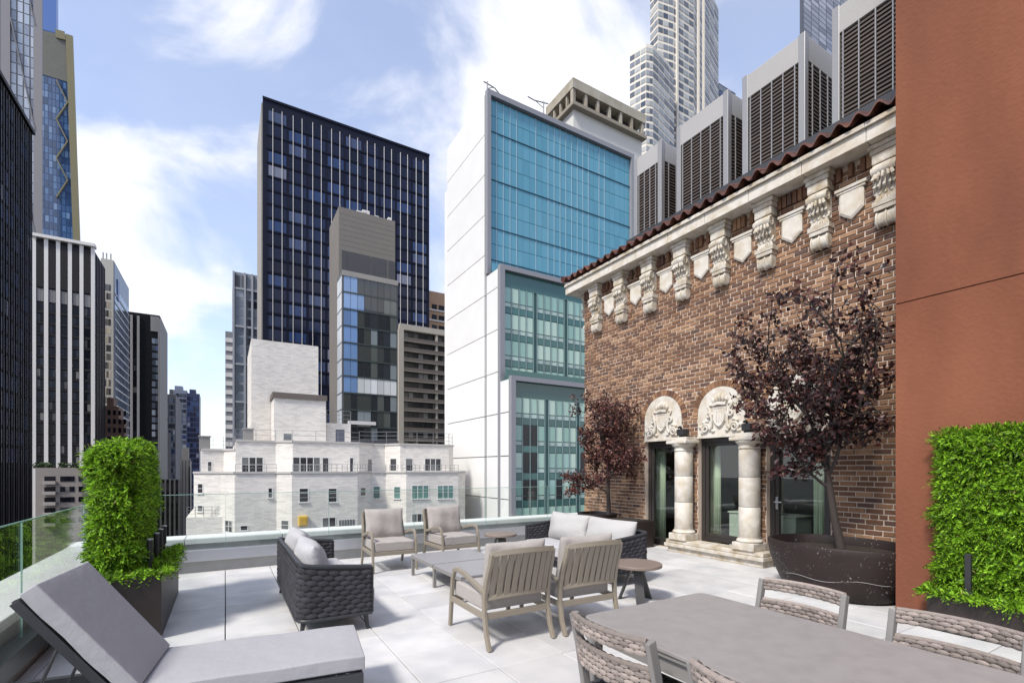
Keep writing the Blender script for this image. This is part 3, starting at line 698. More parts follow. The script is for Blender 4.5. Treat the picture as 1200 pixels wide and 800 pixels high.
# white finned dark tower
t, x0, x1, yb, zt = tower('office_tower', 'black office tower with five bays between broad white vertical fins', 40, 109, 260, (40,279), 122.5, 'right', wall=black_wall)
fx = [x0+(x1-x0)*k/5 for k in range(6)]
for x in fx: piece('white_fin', white_fin, t, x-.62, 259.6, GROUND, x+.62, 259.99, zt+.4)
bay = [(fx[k]+.8, fx[k+1]-.8) for k in range(5)]
for a, b in bay: piece('blank_panel', mat('blank_dark',(0.022,0.021,0.024),0.6,spec=.15), t, a, 259.6, zt-19, b, 259.98, zt-1.2)
us = []
for a, b in bay: us += grid(a, b, 2, .03)
panes(t, 'front', 260, us, [(zt-24.5,zt-19.5)], mat('grey_louvre',(0.17,0.165,0.17),0.5,rnd=.15), (-.05,.07), name='louvre_panel')
vs = floors(zt-25, -25, 4.35, 1.25, .15); panes(t, 'front', 260, us, vs, black_glass, (-.05,.05))
for z0, z1 in vs: piece('floor_band', mat('band_black',(0.022,0.020,0.022),0.5,spec=.15), t, x0+.8, 259.75, z0-1.1, x1-.8, 259.94, z0-.15)
piece('roof_edge', white_fin, t, x0-.8, 258.5, zt+.41, x1+.8, 262, zt+1.6)
us = grid(260.5, yb, 7, .3)
for a, b in us: piece('side_fin', mat('mullion_grey',(0.050,0.045,0.048),0.5,spec=.2), t, x1+.01, a, GROUND, x1+.5, a+.7, zt-1)
panes(t, 'right', x1, [(a+.8,b+1.0) for a,b in us], vs[:20], black_glass, (-.05,.05), name='side_window')
# low beige flats in front of it
t, x0, x1, yb, zt = tower('apartment_block', 'low beige apartment block with balconies under the white finned tower', 41.5, 96, 242, (60,548), depth=15, wall=mat('flats_beige',(0.27,0.24,0.22),0.85,noise=(.5,.1)))
for r_ in range(5):
    z = zt-3.2-r_*3.9
    for px in (70.5, 76, 81, 92): piece('window', black_glass, t, PX(px,242), 241.85, z-1.9, PX(px,242)+1.5, 242.02, z)
    for px in (52,): piece('balcony_opening', black_glass, t, PX(px,242), 241.9, z-2.3, PX(px+13,242), 242.03, z)
    b_ = piece('balcony', mat('flats_slab',(0.36,0.33,0.31),0.8), t, PX(52,242)-.2, 240.4, z-2.9, PX(65,242)+.3, 241.84, z-1.75)
for px in (44,50,57,74,80): 
    bsh = MB()
    for k in range(60):
        th = random.random()*6.28; q = Vector((math.cos(th)*random.random()*2.1, math.sin(th)*random.random(), random.random()*1.9)); a = Vector((random.uniform(-1,1),random.uniform(-1,1),random.uniform(-1,1)))*.45; b = Vector((random.uniform(-1,1),random.uniform(-1,1),random.uniform(-1,1)))*.45
        bsh.add([q-a,q+b,q+a,q-b],[(0,1,2,3)])
    sb = bsh.build('roof_shrub', mat('far_leaf',(0.05,0.08,0.03),0.8,rnd=.4)); sb.location = (PX(px,243.5),243.5,zt-.1)
    tag(sb, {44:'dark roof shrub at the left end of the beige flats',50:'second roof shrub from the left on the beige flats',57:'middle roof shrub on the beige flats under the white fins',74:'fourth roof shrub from the left on the beige flats',80:'rightmost roof shrub on the beige flats by the hedge'}[px], 'shrub', 'shrubs on the roof of the beige flats')
# lattice towers behind
lat_glass = mat('lattice_glass', (0.4,0.45,0.55), 0.1, spec=.7, ramp=[(0,(0.30,0.35,0.44)),(0.3,(0.40,0.46,0.56)),(0.6,(0.48,0.53,0.62)),(0.85,(0.24,0.28,0.36))])
lat_frame = mat('lattice_frame', (0.15,0.15,0.165), 0.5)
t = thing('skyscraper', 'tall glass skyscraper with diagonal lattice bracing at the top left corner', 'building', (PX(25,330), 345, GROUND)); o = t.location
x0, x1 = PX(-30,330), PX(47,330); zt = 420
MB().box(x0, 330, GROUND, x1, 331.5, zt).build('wall', lat_frame, t, off=o)
cell = (PX(43,330)-PX(12,330))/4; za = ZY(30,250,330)
us = [(PX(12,330)+k*cell+.3, PX(12,330)+(k+1)*cell-.3) for k in range(4)] + [(PX(-8,330)+k*cell+.3, PX(-8,330)+(k+1)*cell-.3) for k in range(2)]
vs = [(za+k*5.2+.3, za+(k+1)*5.2-.2) for k in range(44)]
panes(t, 'front', 330, us, vs, lat_glass, (-.1,.15))
for k in range(5):
    zb_ = za-10+k*52; d_ = MB().bar([(us[0][0], 329.4, zb_+52), (us[3][1], 329.4, zb_)], .5, 1.5, up=(0,1,0)); d_.build('diagonal_brace', lat_frame, t, off=o)
for px in (7.5, 45): piece('corner_column', mat('lattice_column',(0.21,0.20,0.21),0.5), t, PX(px,330)-1.6, 328.8, GROUND, PX(px,330)+1.6, 329.84, zt)
t = thing('skyscraper', 'blue glass skyscraper with tapering olive framed crown near the top left', 'building', (PX(70,400), 415, GROUND)); o = t.location
xa, xb, xc = PX(47,400), PX(66,400), PX(85,400); xd = PX(93.5,400); Zt, Zo, Zb = ZY(66,-20,400), ZY(80,43,400), ZY(90,283,400)
blue_body = mat('blue_body', (0.035,0.085,0.22), 0.10, spec=.7, noise=(.12,.35), streak=(1,1,.15)); olive = mat('olive_frame', (0.21,0.19,0.11), 0.4, spec=.5)
MB().box(xa, 400, GROUND, xb, 404, Zt+60).build('core', mat('blue_core',(0.08,0.17,0.45),0.1,spec=.8), t, off=o)
def taper(z): return xd+(xc-xd)*(z-Zb)/(Zo-Zb)
MB().add([(xa,399.2,GROUND),(taper(GROUND),399.2,GROUND),(taper(GROUND)-1.5,408,GROUND),(xa,408,GROUND),(xa,399.2,ZY(48,35,400)),(xc,399.2,Zo),(xc-1.5,408,Zo),(xa,408,Zo)],
  [(0,1,5,4),(1,2,6,5),(2,3,7,6),(3,0,4,7),(4,5,6,7)]).build('tapered_body', blue_body, t, off=o)
for k in range(8):
    for j in range(30):
        z0 = Zb+(Zo-Zb)*j/30; z1 = Zb+(Zo-Zb)*(j+1)/30-.5
        if j > 22: continue
        w = (taper(z0)-xa)*.86/8; piece('window', blue_pane, t, xa+.6+k*w, 399.1, z0, xa+.6+(k+1)*w-.4, 399.22, z1)
z1 = Zb+(Zo-Zb)*.77
MB().add([(xa+.3,398.9,z1),(taper(z1)-2.6,398.9,z1),(xc-2.6,398.9,Zo-1),(xa+.3,398.9,ZY(48,37,400)),(xa+.3,399.15,z1),(taper(z1)-2.6,399.15,z1),(xc-2.6,399.15,Zo-1),(xa+.3,399.15,ZY(48,37,400))],[(0,1,2,3),(0,4,5,1),(1,5,6,2),(2,6,7,3),(3,7,4,0)]).build('crown_screen', mat('crown_grey',(0.14,0.14,0.12),0.4,noise=(.3,.2)), t, off=o)
MB().bar([(taper(Zb)-1.2, 398.6, Zb),(xc-1.2, 398.6, Zo)], .9, 3.4, up=(1,0,0)).bar([(xc-3.1, 398.5, Zo-1.5),(xb, 398.5, ZY(66,39,400)-1.5)], .7, 5).build('olive_edge', olive, t, off=o)
zz = Zb+(Zo-Zb)*.76
for k in range(3): MB().bar([(PX(67,400), 398.7, zz-k*24),(PX(80,400), 398.7, zz-k*24-12),(PX(67,400),398.7,zz-k*24-24)], .6, 1.6, up=(0,1,0)).build('zigzag_brace', olive, t, off=o)
# grey banded office with bright end
t, x0, x1, yb, zt = tower('office_tower', 'cream gridded office tower with white striped blue side beside the finned tower', 118, 133, 302, (133,305), 150.3, 'right', wall=mat('cream_conc',(0.42,0.40,0.36),0.7))
vs = floors(zt-12, -20, 4.2, .9, .2); panes(t, 'front', 302, grid(PX(122,302), x1-1.0, 3, .06), vs, mat('cream_windows',(.2,.2,.2),.2,ramp=[(0,(0.05,0.05,0.05)),(.35,(0.13,0.12,0.11)),(.6,(0.40,0.36,0.28)),(.85,(0.52,0.46,0.36))]), (-.05,.05))
MB().box(x1+.01, 302.3, GROUND, x1+.3, yb, zt-.5).build('side_cladding', mat('slate_blue',(0.12,0.15,0.21),0.35), t, off=t.location)
for z0, z1 in vs: piece('side_stripe', mat('stripe_white',(0.5,0.51,0.53),.5), t, x1+.31, 303, z0-.9, x1+.6, yb-.2, z0-.15)
panes(t, 'right', x1+.3, grid(303, yb-.3, 5, .03), vs[:30], mat('slate_glass',(.1,.13,.2),.15,ramp=[(0,(0.09,0.115,0.17)),(.5,(0.12,0.15,0.21)),(.8,(0.15,0.19,0.26))]), (0,.06), name='side_window')
piece('side_sign', mat('blue_sign',(0.03,0.07,0.25),.4), t, x1+.31, PY(136,x1), zt-17, x1+.7, PY(138,x1), zt-7)
for px in (120,124,129): piece('roof_mast', ac_rail, t, PX(px,305), 305, zt+.001, PX(px,305)+.5, 305.5, zt+4)
t, x0, x1, yb, zt = tower('masonry_tower', 'old brown masonry tower with stepped top between finned tower and hedge', 123, 139, 285, (130,476), depth=12, wall=mat('brown_masonry',(0.16,0.10,0.075),0.9,noise=(.5,.25)))
piece('upper_step', mat('brown_masonry',(0,0,0)), t, x0+.5, 286, zt+.001, x1-2, 294, zt+4); piece('corner_bay', mat('brown_masonry',(0,0,0)), t, x1+.01, 285.5, GROUND, x1+2, 293, zt-6)
for r_ in range(6):
    for k in range(4): piece('window', black_glass, t, x0+1+k*1.9, 284.9, zt-4-r_*4, x0+2+k*1.9, 285.02, zt-1.8-r_*4)
# dark pair down the street
t, x0, x1, yb, zt = tower('office_tower', 'black tower with pale ribs and one glazed column down the avenue', 150, 187, 360, (150,365), 195.5, 'right', wall=black_wall)
for px in (154.5, 162.5, 187): piece('rib', mat('rib_grey',(0.25,0.24,0.235),.6), t, PX(px,360)-.7, 358.9, GROUND, PX(px,360)+.5, 359.98, zt-2)
vs = floors(zt-14, -40, 4.3, 1.0, .2)
panes(t, 'front', 360, [(PX(178,360),PX(182,360)),(PX(182.3,360),PX(186,360))], vs, mixed_glass, (-.05,.06)); panes(t, 'front', 360, [(PX(151,360),PX(153.5,360)),(PX(156,360),PX(161,360))], vs, black_glass, (-.05,.05))
piece('glazed_head', mat('rib_grey',(0.25,0.24,0.235),.6), t, PX(176.5,360), 359.5, zt-10, PX(186.6,360), 359.97, zt-1)
MB().box(x1+.01, 360.5, GROUND, x1+.4, yb, zt-.5).build('side_cladding', mat('taupe_side',(0.12,0.115,0.115),.6), t, off=t.location)
for (a,b,Y_,pt,ps,lab,mm,gm,side_) in (
  (194,206,430,(200,462),213,'narrow grey setback tower down the avenue next to the black ribbed tower', mat('street_grey',(0.12,0.12,0.13),.7), mixed_glass,'right'),
  (201,219,520,(210,457),None,'pale blue glazed tower at the end of the avenue', mat('street_blue',(0.16,0.18,0.24),.5), mixed_glass,None),
  (218.5,234,515,(225,461),None,'dark indigo tower at the end of the avenue, right of the pale one', mat('street_indigo',(0.03,0.035,0.085),.3), navy,None)):
    t, x0, x1, yb, zt = tower('office_tower', lab, a, b, Y_, pt, ps, 'right', depth=30, wall=mm)
    vs = floors(zt-3, -30, 4.6, 1.3, .1); panes(t, 'front', Y_, grid(x0+.5, x1-.5, 4, .06), vs, gm, (-.05,.08))
    piece('roof_plant', mm, t, x0+2, Y_+3, zt+.001, x0+(x1-x0)*.7, Y_+15, zt+4)
    if ps: piece('upper_step', mm, t, x0-.5, Y_-.6, GROUND, x0+(x1-x0)*.55, Y_-.1, zt-28)
t, x0, x1, yb, zt = tower('masonry_tower', 'stone office building with ornate top low on the avenue', 211, 222.5, 300, (216,540), depth=15, wall=mat('street_stone',(0.26,0.24,0.22),.8,noise=(.6,.15)))
for px in (212.5,216,219.5): piece('pier', mat('street_stone',(0,0,0)), t, PX(px,300)-.5, 299.0, GROUND, PX(px,300)+.5, 299.98, zt)
for px in (214.2,217.8,221.2): piece('window_strip', black_glass, t, PX(px,300)-.6, 299.8, GROUND, PX(px,300)+.6, 299.99, zt-3)
piece('top_storey', mat('street_stone',(0,0,0)), t, x0+.8, 301, zt+.001, x1-.8, 310, zt+7); piece('ledge', mat('street_stone',(0,0,0)), t, x0-.4, 299.2, zt+.002, x1+.4, 300.95, zt+.9)
t, x0, x1, yb, zt = tower('office_tower', 'low black office block at the street corner right of the hedge', 183, 210, 200, (195,562), 214, 'right', wall=black_wall)
vs = floors(zt-1, -45, 4, .9, .1); panes(t, 'front', 200, grid(x0+.3, x1-.3, 5, .08), vs, black_glass, (-.05,.05))
for k in range(6): piece('rib', mat('rib_dark',(0.09,0.085,0.085),.6), t, x0+(x1-x0)*k/5-.25, 199.4, GROUND, x0+(x1-x0)*k/5+.25, 199.94, zt)

# ------------------------------------------------------------------ white brick apartment building
wb = white_brick(); wt = thing('white_brick_building', 'white brick apartment building with canted bays and stepped rooftop terraces', 'building', (10, 60, GROUND)); o = wt.location
def plan(lst): return [(PX(p, Y), Y) for p, Y in lst]
low = plan([(227,59),(259,57.2),(275,54.6),(324,54.6),(342,53),(419,53),(434,55),(452,55),(476,53),(537,53),(545,54.6)])
up_ = plan([(276,57.6),(323,57.6),(343,56.2),(421,56.2),(437,58.2),(451,58.2),(469,56.2),(526,56.2),(531,57.5)])
ZL, ZU = 1.05, 4.35
def block(name, pl, ztop, yb, cop=True, zb=GROUND):
    pts = pl + [(pl[-1][0], yb), (pl[0][0], yb)]
    w = MB().prism(pts, zb, ztop).build(name, wb, wt, off=o)
    if cop:
        q = MB()
        for a, b in zip(pl[:-1], pl[1:]):
            a_, b_ = Vector((*a,0)), Vector((*b,0)); d = (b_-a_).normalized(); nn = Vector((d.y,-d.x,0))*.12
            q.add([(a[0]+nn.x,a[1]+nn.y,ztop+.002),(b[0]+nn.x,b[1]+nn.y,ztop+.002),(b[0]-nn.x*2,b[1]-nn.y*2,ztop+.002),(a[0]-nn.x*2,a[1]-nn.y*2,ztop+.002),(a[0]+nn.x,a[1]+nn.y,ztop+.20),(b[0]+nn.x,b[1]+nn.y,ztop+.20),(b[0]-nn.x*2,b[1]-nn.y*2,ztop+.20),(a[0]-nn.x*2,a[1]-nn.y*2,ztop+.20)],
              [(0,3,2,1),(4,5,6,7),(0,1,5,4),(1,2,6,5),(2,3,7,6),(3,0,4,7)])
        q.build('coping', mat('white_coping',(0.42,0.40,0.38),.8), w, off=o)
    return w
lw = block('lower_storeys', low, ZL, 80); uw = block('upper_storey', up_, ZU, 80, zb=ZL-.5)
sideb = block('corner_block', plan([(236,60.2),(262,60.2),(276,58.6)]), 3.45, 75, zb=ZL-.4)
tow = MB().box(PX(294.5,64.3), 64.3, ZU-.5, PX(373,64.3), 76, ZY(297,397,64.3)).build('elevator_tower', wb, wt, off=o)
MB().box(PX(321,60.5), 60.5, ZU-.3, PX(382,60.5), 64.2, ZY(324,466,60.5)).build('stair_house', wb, wt, off=o)
zs = ZY(324,466,60.5)
MB().box(PX(321,60.5)-.15, 60.3, zs+.003, PX(382,60.5)+.1, 64.28, zs+.62).build('stair_roof', mat('roof_brown',(0.12,0.10,0.09),.8), wt, off=o)
MB().box(PX(382.2,61.5), 61.5, ZU-.3, PX(411,61.5), 66, ZY(395,496,61.5)).build('roof_shed', wb, wt, off=o)
frame_w = mat('window_white', (0.62,0.62,0.60), .6); pane_d = mat('apartment_pane', (.05,.05,.055), .12, ramp=[(0,(0.025,0.025,0.03)),(.5,(0.05,0.052,0.055)),(.75,(0.12,0.125,0.125))]); pane_g = mat('green_pane',(0.10,0.19,0.18),.15,rnd=.25)
def seg_window(pl, k, px0, px1, py0, py1, nx=1, ny=2, pm=None, frame=True):
    a, b = Vector(pl[k]), Vector(pl[k+1]); d = (b-a).normalized(); nn = Vector((d.y,-d.x))
    def hit(px):
        rx, ry = ray(px); den_ = rx*(-d.y)+ry*d.x; t = (a.x*(-d.y)+a.y*d.x)/den_; return Vector((rx*t, ry*t)), t
    p0, t0 = hit(px0); p1, t1 = hit(px1); t = (t0+t1)/2
    z1, z0 = EYE+t*(HORIZON-py0)/F_PX, EYE+t*(HORIZON-py1)/F_PX; w = (p1-p0).length
    root = bpy.data.objects.new('window', None); C.objects.link(root); root.parent = wt
    mid = (p0+p1)/2; root.location = (mid.x-o.x, mid.y-o.y, z0-o.z); root.rotation_euler = (0,0,math.atan2(d.y,d.x))
    h = z1-z0; f = .07; mb = MB()
    if frame:
        mb.box(-w/2-f,-.035,-f,-w/2,.05,h+f).box(w/2,-.035,-f,w/2+f,.05,h+f).box(-w/2+.001,-.035,h,w/2-.001,.05,h+f).box(-w/2-f*1.4,-.14,-f*1.6,w/2+f*1.4,.05,-.001)
        for i in range(1,nx): mb.box(-w/2+w*i/nx-.04,-.03,.002,-w/2+w*i/nx+.04,.04,h-.002)
        mb.build('frame', frame_w, root)
    for i in range(nx):
        for j in range(ny):
            q = MB().box(-w/2+w*i/nx+.03,-.018+.006*j,h*j/ny+.025,-w/2+w*(i+1)/nx-.03,.045,h*(j+1)/ny-.025); q.build('pane', pm or pane_d, root)
for k,a,b,c,d,nx,ny,pm in ((1,283.5,308,536,553,3,2,None),(3,343.5,375,536,552.5,4,2,None),(3,378,385,536.5,554,1,1,None),(3,410,414,536.5,553,1,1,None),(4,431,435.5,538,552,1,1,None),(6,457.5,464.5,537.5,551.5,1,2,None),(7,475.5,483.5,537.5,551.5,1,2,None),(7,498,516.5,537.5,551.5,3,2,None)):
    seg_window(up_, k-1 if k == 1 else k-1, a,b,c,d,nx,ny,pm)
for k,a,b,c,d,nx,ny,pm in ((0,232,237.5,567,577.5,1,2,None),(0,232,237.5,592.5,599,1,2,None),(2,314.5,319,572,583,1,2,None),(4,351,361,572.5,588,1,3,None),(4,385,394.5,572.5,588,1,3,None),(5,422.5,428,571.5,580.5,1,2,None),(6,437.5,445,570,584,1,2,pane_g),(7,462,469,570.5,584,1,2,pane_g),(8,483,502,569,584,3,2,pane_g),(8,513,531,569,584,3,2,pane_g),
     (4,378,393,606.5,617,2,1,None),(8,483,500,602,611.5,3,1,None),(1,264,272,610,623,2,2,None),(3,330,338,610,620,1,2,None),(2,282,290,616,621,1,1,None),(1,262,271,547,553,1,1,None) if False else (0,222,226,612,622,1,1,None)):
    seg_window(low, k, a,b,c,d,nx,ny,pm)
seg_window(plan([(236,60.2),(262,60.2)]), 0, 243.5,248,541,552,1,2,None); seg_window(plan([(321,60.5),(382,60.5)]),0,332,342,508,516,1,1,mat('vent_grey',(.12,.13,.14),.6),False)
seg_window(plan([(382.2,61.5),(411,61.5)]),0,393,404,503,518,1,1,mat('door_grey',(.10,.11,.14),.6),False); seg_window(low,4,397,416,608.5,616,6,1,mat('vent_grey',(.12,.13,.14),.6),False)
ys_ = thing('yellow_sign_box', 'small yellow box fixed to the white brick building facade', 'box', (PX(355,52.7), 52.72, ZY(355,616,52.7)))
MB().box(-.42,-.2,0,.42,.27,1.0).build('box_body', mat('yellow_paint',(0.62,0.40,0.05),.6,noise=(3,.2)), ys_, bevel=.05); MB().box(-.3,-.24,.15,.3,-.205,.8).build('cover', mat('yellow_dark',(0.5,0.30,0.04),.6), ys_)
rail_m = mat('roof_rail', (0.24,0.24,0.25), .5, metal=.3)
def roof_rail(pl, z, h, step, lab, midrails=1):
    q = thing('roof_railing', lab, 'railing', (pl[0][0], pl[0][1], z)); oo = q.location
    for a, b in zip(pl[:-1], pl[1:]):
        L_ = math.hypot(b[0]-a[0], b[1]-a[1]); k = max(1, round(L_/step))
        for i in range(k+1 if (a,b) == (pl[-2],pl[-1]) else k):
            x, y = a[0]+(b[0]-a[0])*i/k, a[1]+(b[1]-a[1])*i/k; piece('post', rail_m, q, x-.022, y-.022, z, x+.022, y+.022, z+h)
        for j in range(midrails+1):
            zz = z+h*(1-j/(midrails+1)); MB().bar([(a[0],a[1],zz),(b[0],b[1],zz)], .035, .035).build('rail', rail_m, q, off=oo)
ins = lambda lst: plan([(p, Y+.25) for p, Y in lst])
roof_rail(ins([(276,57.7),(323,57.7),(343,56.3),(421,56.3)]), ZU+.2, 1.1, 2.4, 'thin roof railing along the upper terrace left of the shed')
roof_rail(ins([(421,58.3),(437,58.3),(469,56.4),(526,56.4),(530,58)]), ZU+.2, 1.4, 1.9, 'taller roof railing along the upper terrace in front of the balcony block', 2)
roof_rail(ins([(229,59.1),(258,57.4)]), ZL-2.2, .9, .5, 'short balcony railing at the left corner of the white building') if False else None
roof_rail(ins([(343,53.1),(419,53.1),(434,55.1)]), ZL+.2, .75, .55, 'railing along the middle setback terrace of the white building')
roof_rail(ins([(452,55.1),(476,53.2),(537,53.2)]), ZL+.2, .75, .55, 'railing along the right setback terrace of the white building')
roof_rail(ins([(276,54.9),(324,54.9)]), ZL+.2, .75, .9, 'railing along the left setback terrace under the triple window')
roof_rail(plan([(383,61.3),(411,61.3)]), ZY(395,496,61.5)+.02, 1.5, 1.2, 'steel railing on top of the roof shed', 2)
roof_rail(plan([(237,60.6),(262,60.6),(275,59)]), 3.66, 1.3, 1.2, 'roof railing on the lower left corner block', 2)
annex = MB(); ax = plan([(218,57.5),(262,56.9)]); 
an = MB().prism(ax+[(ax[1][0],70),(ax[0][0],70)], GROUND, ZY(235,606,57.3)).build('terrace_annex', wb, wt, off=o)
roof_rail(plan([(219,57.8),(258,57.3)]), ZY(235,606,57.3)+.01, 1.0, .7, 'balcony railing on the low annex at the left end of the white building', 2)
for px, zt_, hh, lab in ((291,ZU+.2,1.6,'grey roof vent box beside the elevator tower'),(240,3.66,1.5,'roof chimney box on the left corner block')):
    v = thing('roof_vent', lab, 'vent', (PX(px,62), 62, zt_-.2)); MB().box(-.5,-.4,0,.5,.4,hh).build('vent_body', mat('vent_body',(.22,.21,.2),.7), v, bevel=.03); MB().box(-.6,-.5,hh+.002,.6,.5,hh+.12).build('vent_cap', ac_rail, v)

# ------------------------------------------------------------------ blue glass hotel with white side
HX = 28.0; hy = [PY(598,HX), PY(585,HX), PY(570,HX), PY(522,HX)]; hz = [ZX(598,440,HX), ZX(585,310,HX), ZX(570,108,HX)]
ht = thing('glass_hotel', 'blue glass hotel tower with white panelled side and two stepped setbacks', 'building', (HX+14, 58, GROUND)); o = ht.location
panel_w = mat('white_panel', (0.69,0.685,0.67), .55, noise=(.35,.07), rnd=.04); trim_g = mat('trim_grey', (0.23,0.23,0.25), .45); green_fr = mat('green_frame', (0.045,0.115,0.105), .35)
XR = PX(741, hy[2])
MB().box(HX+.3, hy[2]+.3, GROUND, XR, hy[3], hz[2]-.05).build('upper_block', trim_g, ht, off=o)
MB().box(HX+.3, hy[1]+.3, GROUND, XR+2, hy[2]+.29, hz[1]-.05).build('middle_block', green_fr, ht, off=o)
MB().box(HX+.3, hy[0]+.3, GROUND, XR+2, hy[1]+.29, hz[0]-.05).build('lower_block', green_fr, ht, off=o)
def side_panels(y0, y1, ztop, ncol, zs_):
    zz = [ztop]+zs_
    for a, b in grid(y0, y1, ncol, 0):
        for z1, z0 in zip(zz[:-1], zz[1:]): piece('wall_panel', panel_w, ht, HX, a+.03, z0+.055, HX+.28, b-.03, z1-.055)
step = 5.05; zs_ = [hz[2]-step*k for k in range(1,13)]
side_panels(hy[2]+.5, hy[3]-.6, hz[2], 1, zs_)
side_panels(hy[1]+.35, hy[2]-.05, hz[1]-.3, 1, [z for z in zs_ if z < hz[1]-1]); side_panels(hy[0]+.35, hy[1]-.0, hz[0]-.3, 1, [z for z in zs_ if z < hz[0]-1])
piece('back_strip', panel_w, ht, HX+.05, hy[3]-.55, GROUND, HX+.3, hy[3]+.4, hz[2]-6)
# upper curtain wall
YF = hy[2]; gx0, gx1 = HX+.5, XR-.5; gz1 = hz[2]-.55; gz0 = hz[1]-2
teal = mat('teal_glass', (0.05,0.2,0.3), 0.07, spec=.75, ramp=[(0,(0.085,0.275,0.370)),(.3,(0.092,0.288,0.385)),(.6,(0.100,0.300,0.400)),(.82,(0.078,0.262,0.355))])
vs = [(gz1-(k+1)*(gz1-gz0)/12+.03, gz1-k*(gz1-gz0)/12-.03) for k in range(12)]
panes(ht, 'front', YF+.28, grid(gx0, gx1, 24, .014), vs, teal, (-.05,.16), cap=300)
for a, b in grid(gx0, gx1, 24, 0)[1:]:
    if random.random() < .75: piece('mullion', mat('mullion_white',(0.30,0.42,0.50),.4), ht, a-.035, YF+.06, gz0, a+.035, YF+.125, gz1)
for k in (2,5,8,10): 
    z = gz1-k*(gz1-gz0)/12; piece('transom', mat('transom_blue',(0.025,0.09,0.14),.4), ht, gx0, YF+.02, z-.06, gx1, YF+.118, z+.03)
piece('frame_edge', trim_g, ht, HX-.02, YF-.35, hz[1], gx0-.02, YF+.3, hz[2]+.25); piece('frame_edge', trim_g, ht, gx1+.02, YF-.35, hz[1]-6, XR+.05, YF+.3, hz[2]+.25)
piece('frame_edge', trim_g, ht, gx0-.02, YF-.35, gz1+.15, gx1+.02, YF+.3, hz[2]+.25)
# stepped lower curtain walls with curtained windows
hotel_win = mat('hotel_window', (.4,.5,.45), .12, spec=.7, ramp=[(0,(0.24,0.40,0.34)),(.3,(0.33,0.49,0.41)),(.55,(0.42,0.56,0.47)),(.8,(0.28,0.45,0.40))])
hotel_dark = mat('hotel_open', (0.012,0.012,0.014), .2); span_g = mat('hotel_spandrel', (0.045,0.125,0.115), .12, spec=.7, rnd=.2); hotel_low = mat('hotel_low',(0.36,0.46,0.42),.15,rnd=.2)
def hotel_front(Y_, xa, ztop, nfl, fh, dark):
    cw = 1.05; x = xa; cols = []
    while x < XR+1: cols.append((x, min(x+4*cw, XR+2))); x += 4*cw+.55
    z = ztop
    piece('spandrel', span_g, ht, xa-.1, Y_+.20, z-1.5, XR+1.9, Y_+.285, z)
    for r_ in range(nfl):
        zt_ = z-1.45 if r_ == 0 else z; z1 = zt_-.05; zm = zt_-fh*.58; z0 = zt_-fh*.74
        for ci, (a, b) in enumerate(cols):
            for k in range(4):
                u0, u1 = a+k*cw+.06, a+(k+1)*cw-.06
                if u1 > XR+1.8: continue
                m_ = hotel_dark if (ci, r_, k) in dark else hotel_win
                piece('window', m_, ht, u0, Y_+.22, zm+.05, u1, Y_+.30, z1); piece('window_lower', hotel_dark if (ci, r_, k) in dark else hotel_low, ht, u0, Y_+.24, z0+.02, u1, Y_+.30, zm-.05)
            piece('spandrel', span_g, ht, a, Y_+.20, zt_-fh+.04, b, Y_+.29, z0-.06)
            for k in range(5):
                u = a+k*cw; piece('mullion', mat('hotel_mullion',(0.20,0.27,0.28),.4), ht, u-.03, Y_+.12, zt_-fh, u+.03, Y_+.198, zt_)
        z = zt_-fh
    piece('frame_edge', trim_g, ht, HX-.02, Y_-.3, -40, xa-.12, Y_+.3, ztop+.9); piece('frame_edge', trim_g, ht, xa-.119, Y_-.3, ztop+.35, XR+1.9, Y_+.3, ztop+.9); piece('spandrel', span_g, ht, xa-.1, Y_+.21, ztop+.002, XR+1.9, Y_+.285, ztop+.348)
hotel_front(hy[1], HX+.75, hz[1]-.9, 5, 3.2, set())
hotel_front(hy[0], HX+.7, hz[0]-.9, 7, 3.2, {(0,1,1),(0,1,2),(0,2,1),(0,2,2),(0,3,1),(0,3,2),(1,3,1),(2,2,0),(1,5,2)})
piece('terrace_glass', span_g, ht, HX+.2, hy[1]-1.2, hz[0]+.001, XR+1.8, hy[1]-1.12, hz[0]+1.0)
piece('terrace_glass', teal, ht, HX+.2, hy[2]-1.2, hz[1]+.001, XR+1.8, hy[2]-1.12, hz[1]+1.0)
for (px, hgt, arm) in ((571,3.2,1.8),(637,4.0,-2.6)):
    a = thing('roof_davit', 'thin roof davit arm on the ' + ('left corner' if px < 600 else 'middle') + ' of the blue glass hotel roof', 'davit', (PX(px,hy[2]+2), hy[2]+2, hz[2]-.06))
    MB().tube([(0,0,0),(0,0,hgt)], .10, 8).build('mast', trim_g, a); MB().tube([(-.3*arm,0,hgt-.2+.2*(arm<0)),(arm*.6,0,hgt-.4),(arm,0,hgt-.9 if arm > 0 else hgt-.3)], .08, 8).build('arm', trim_g, a); MB().tube([(0,0,hgt-.9),(arm*.5,0,hgt-.4)], .05, 6).build('strut', trim_g, a)
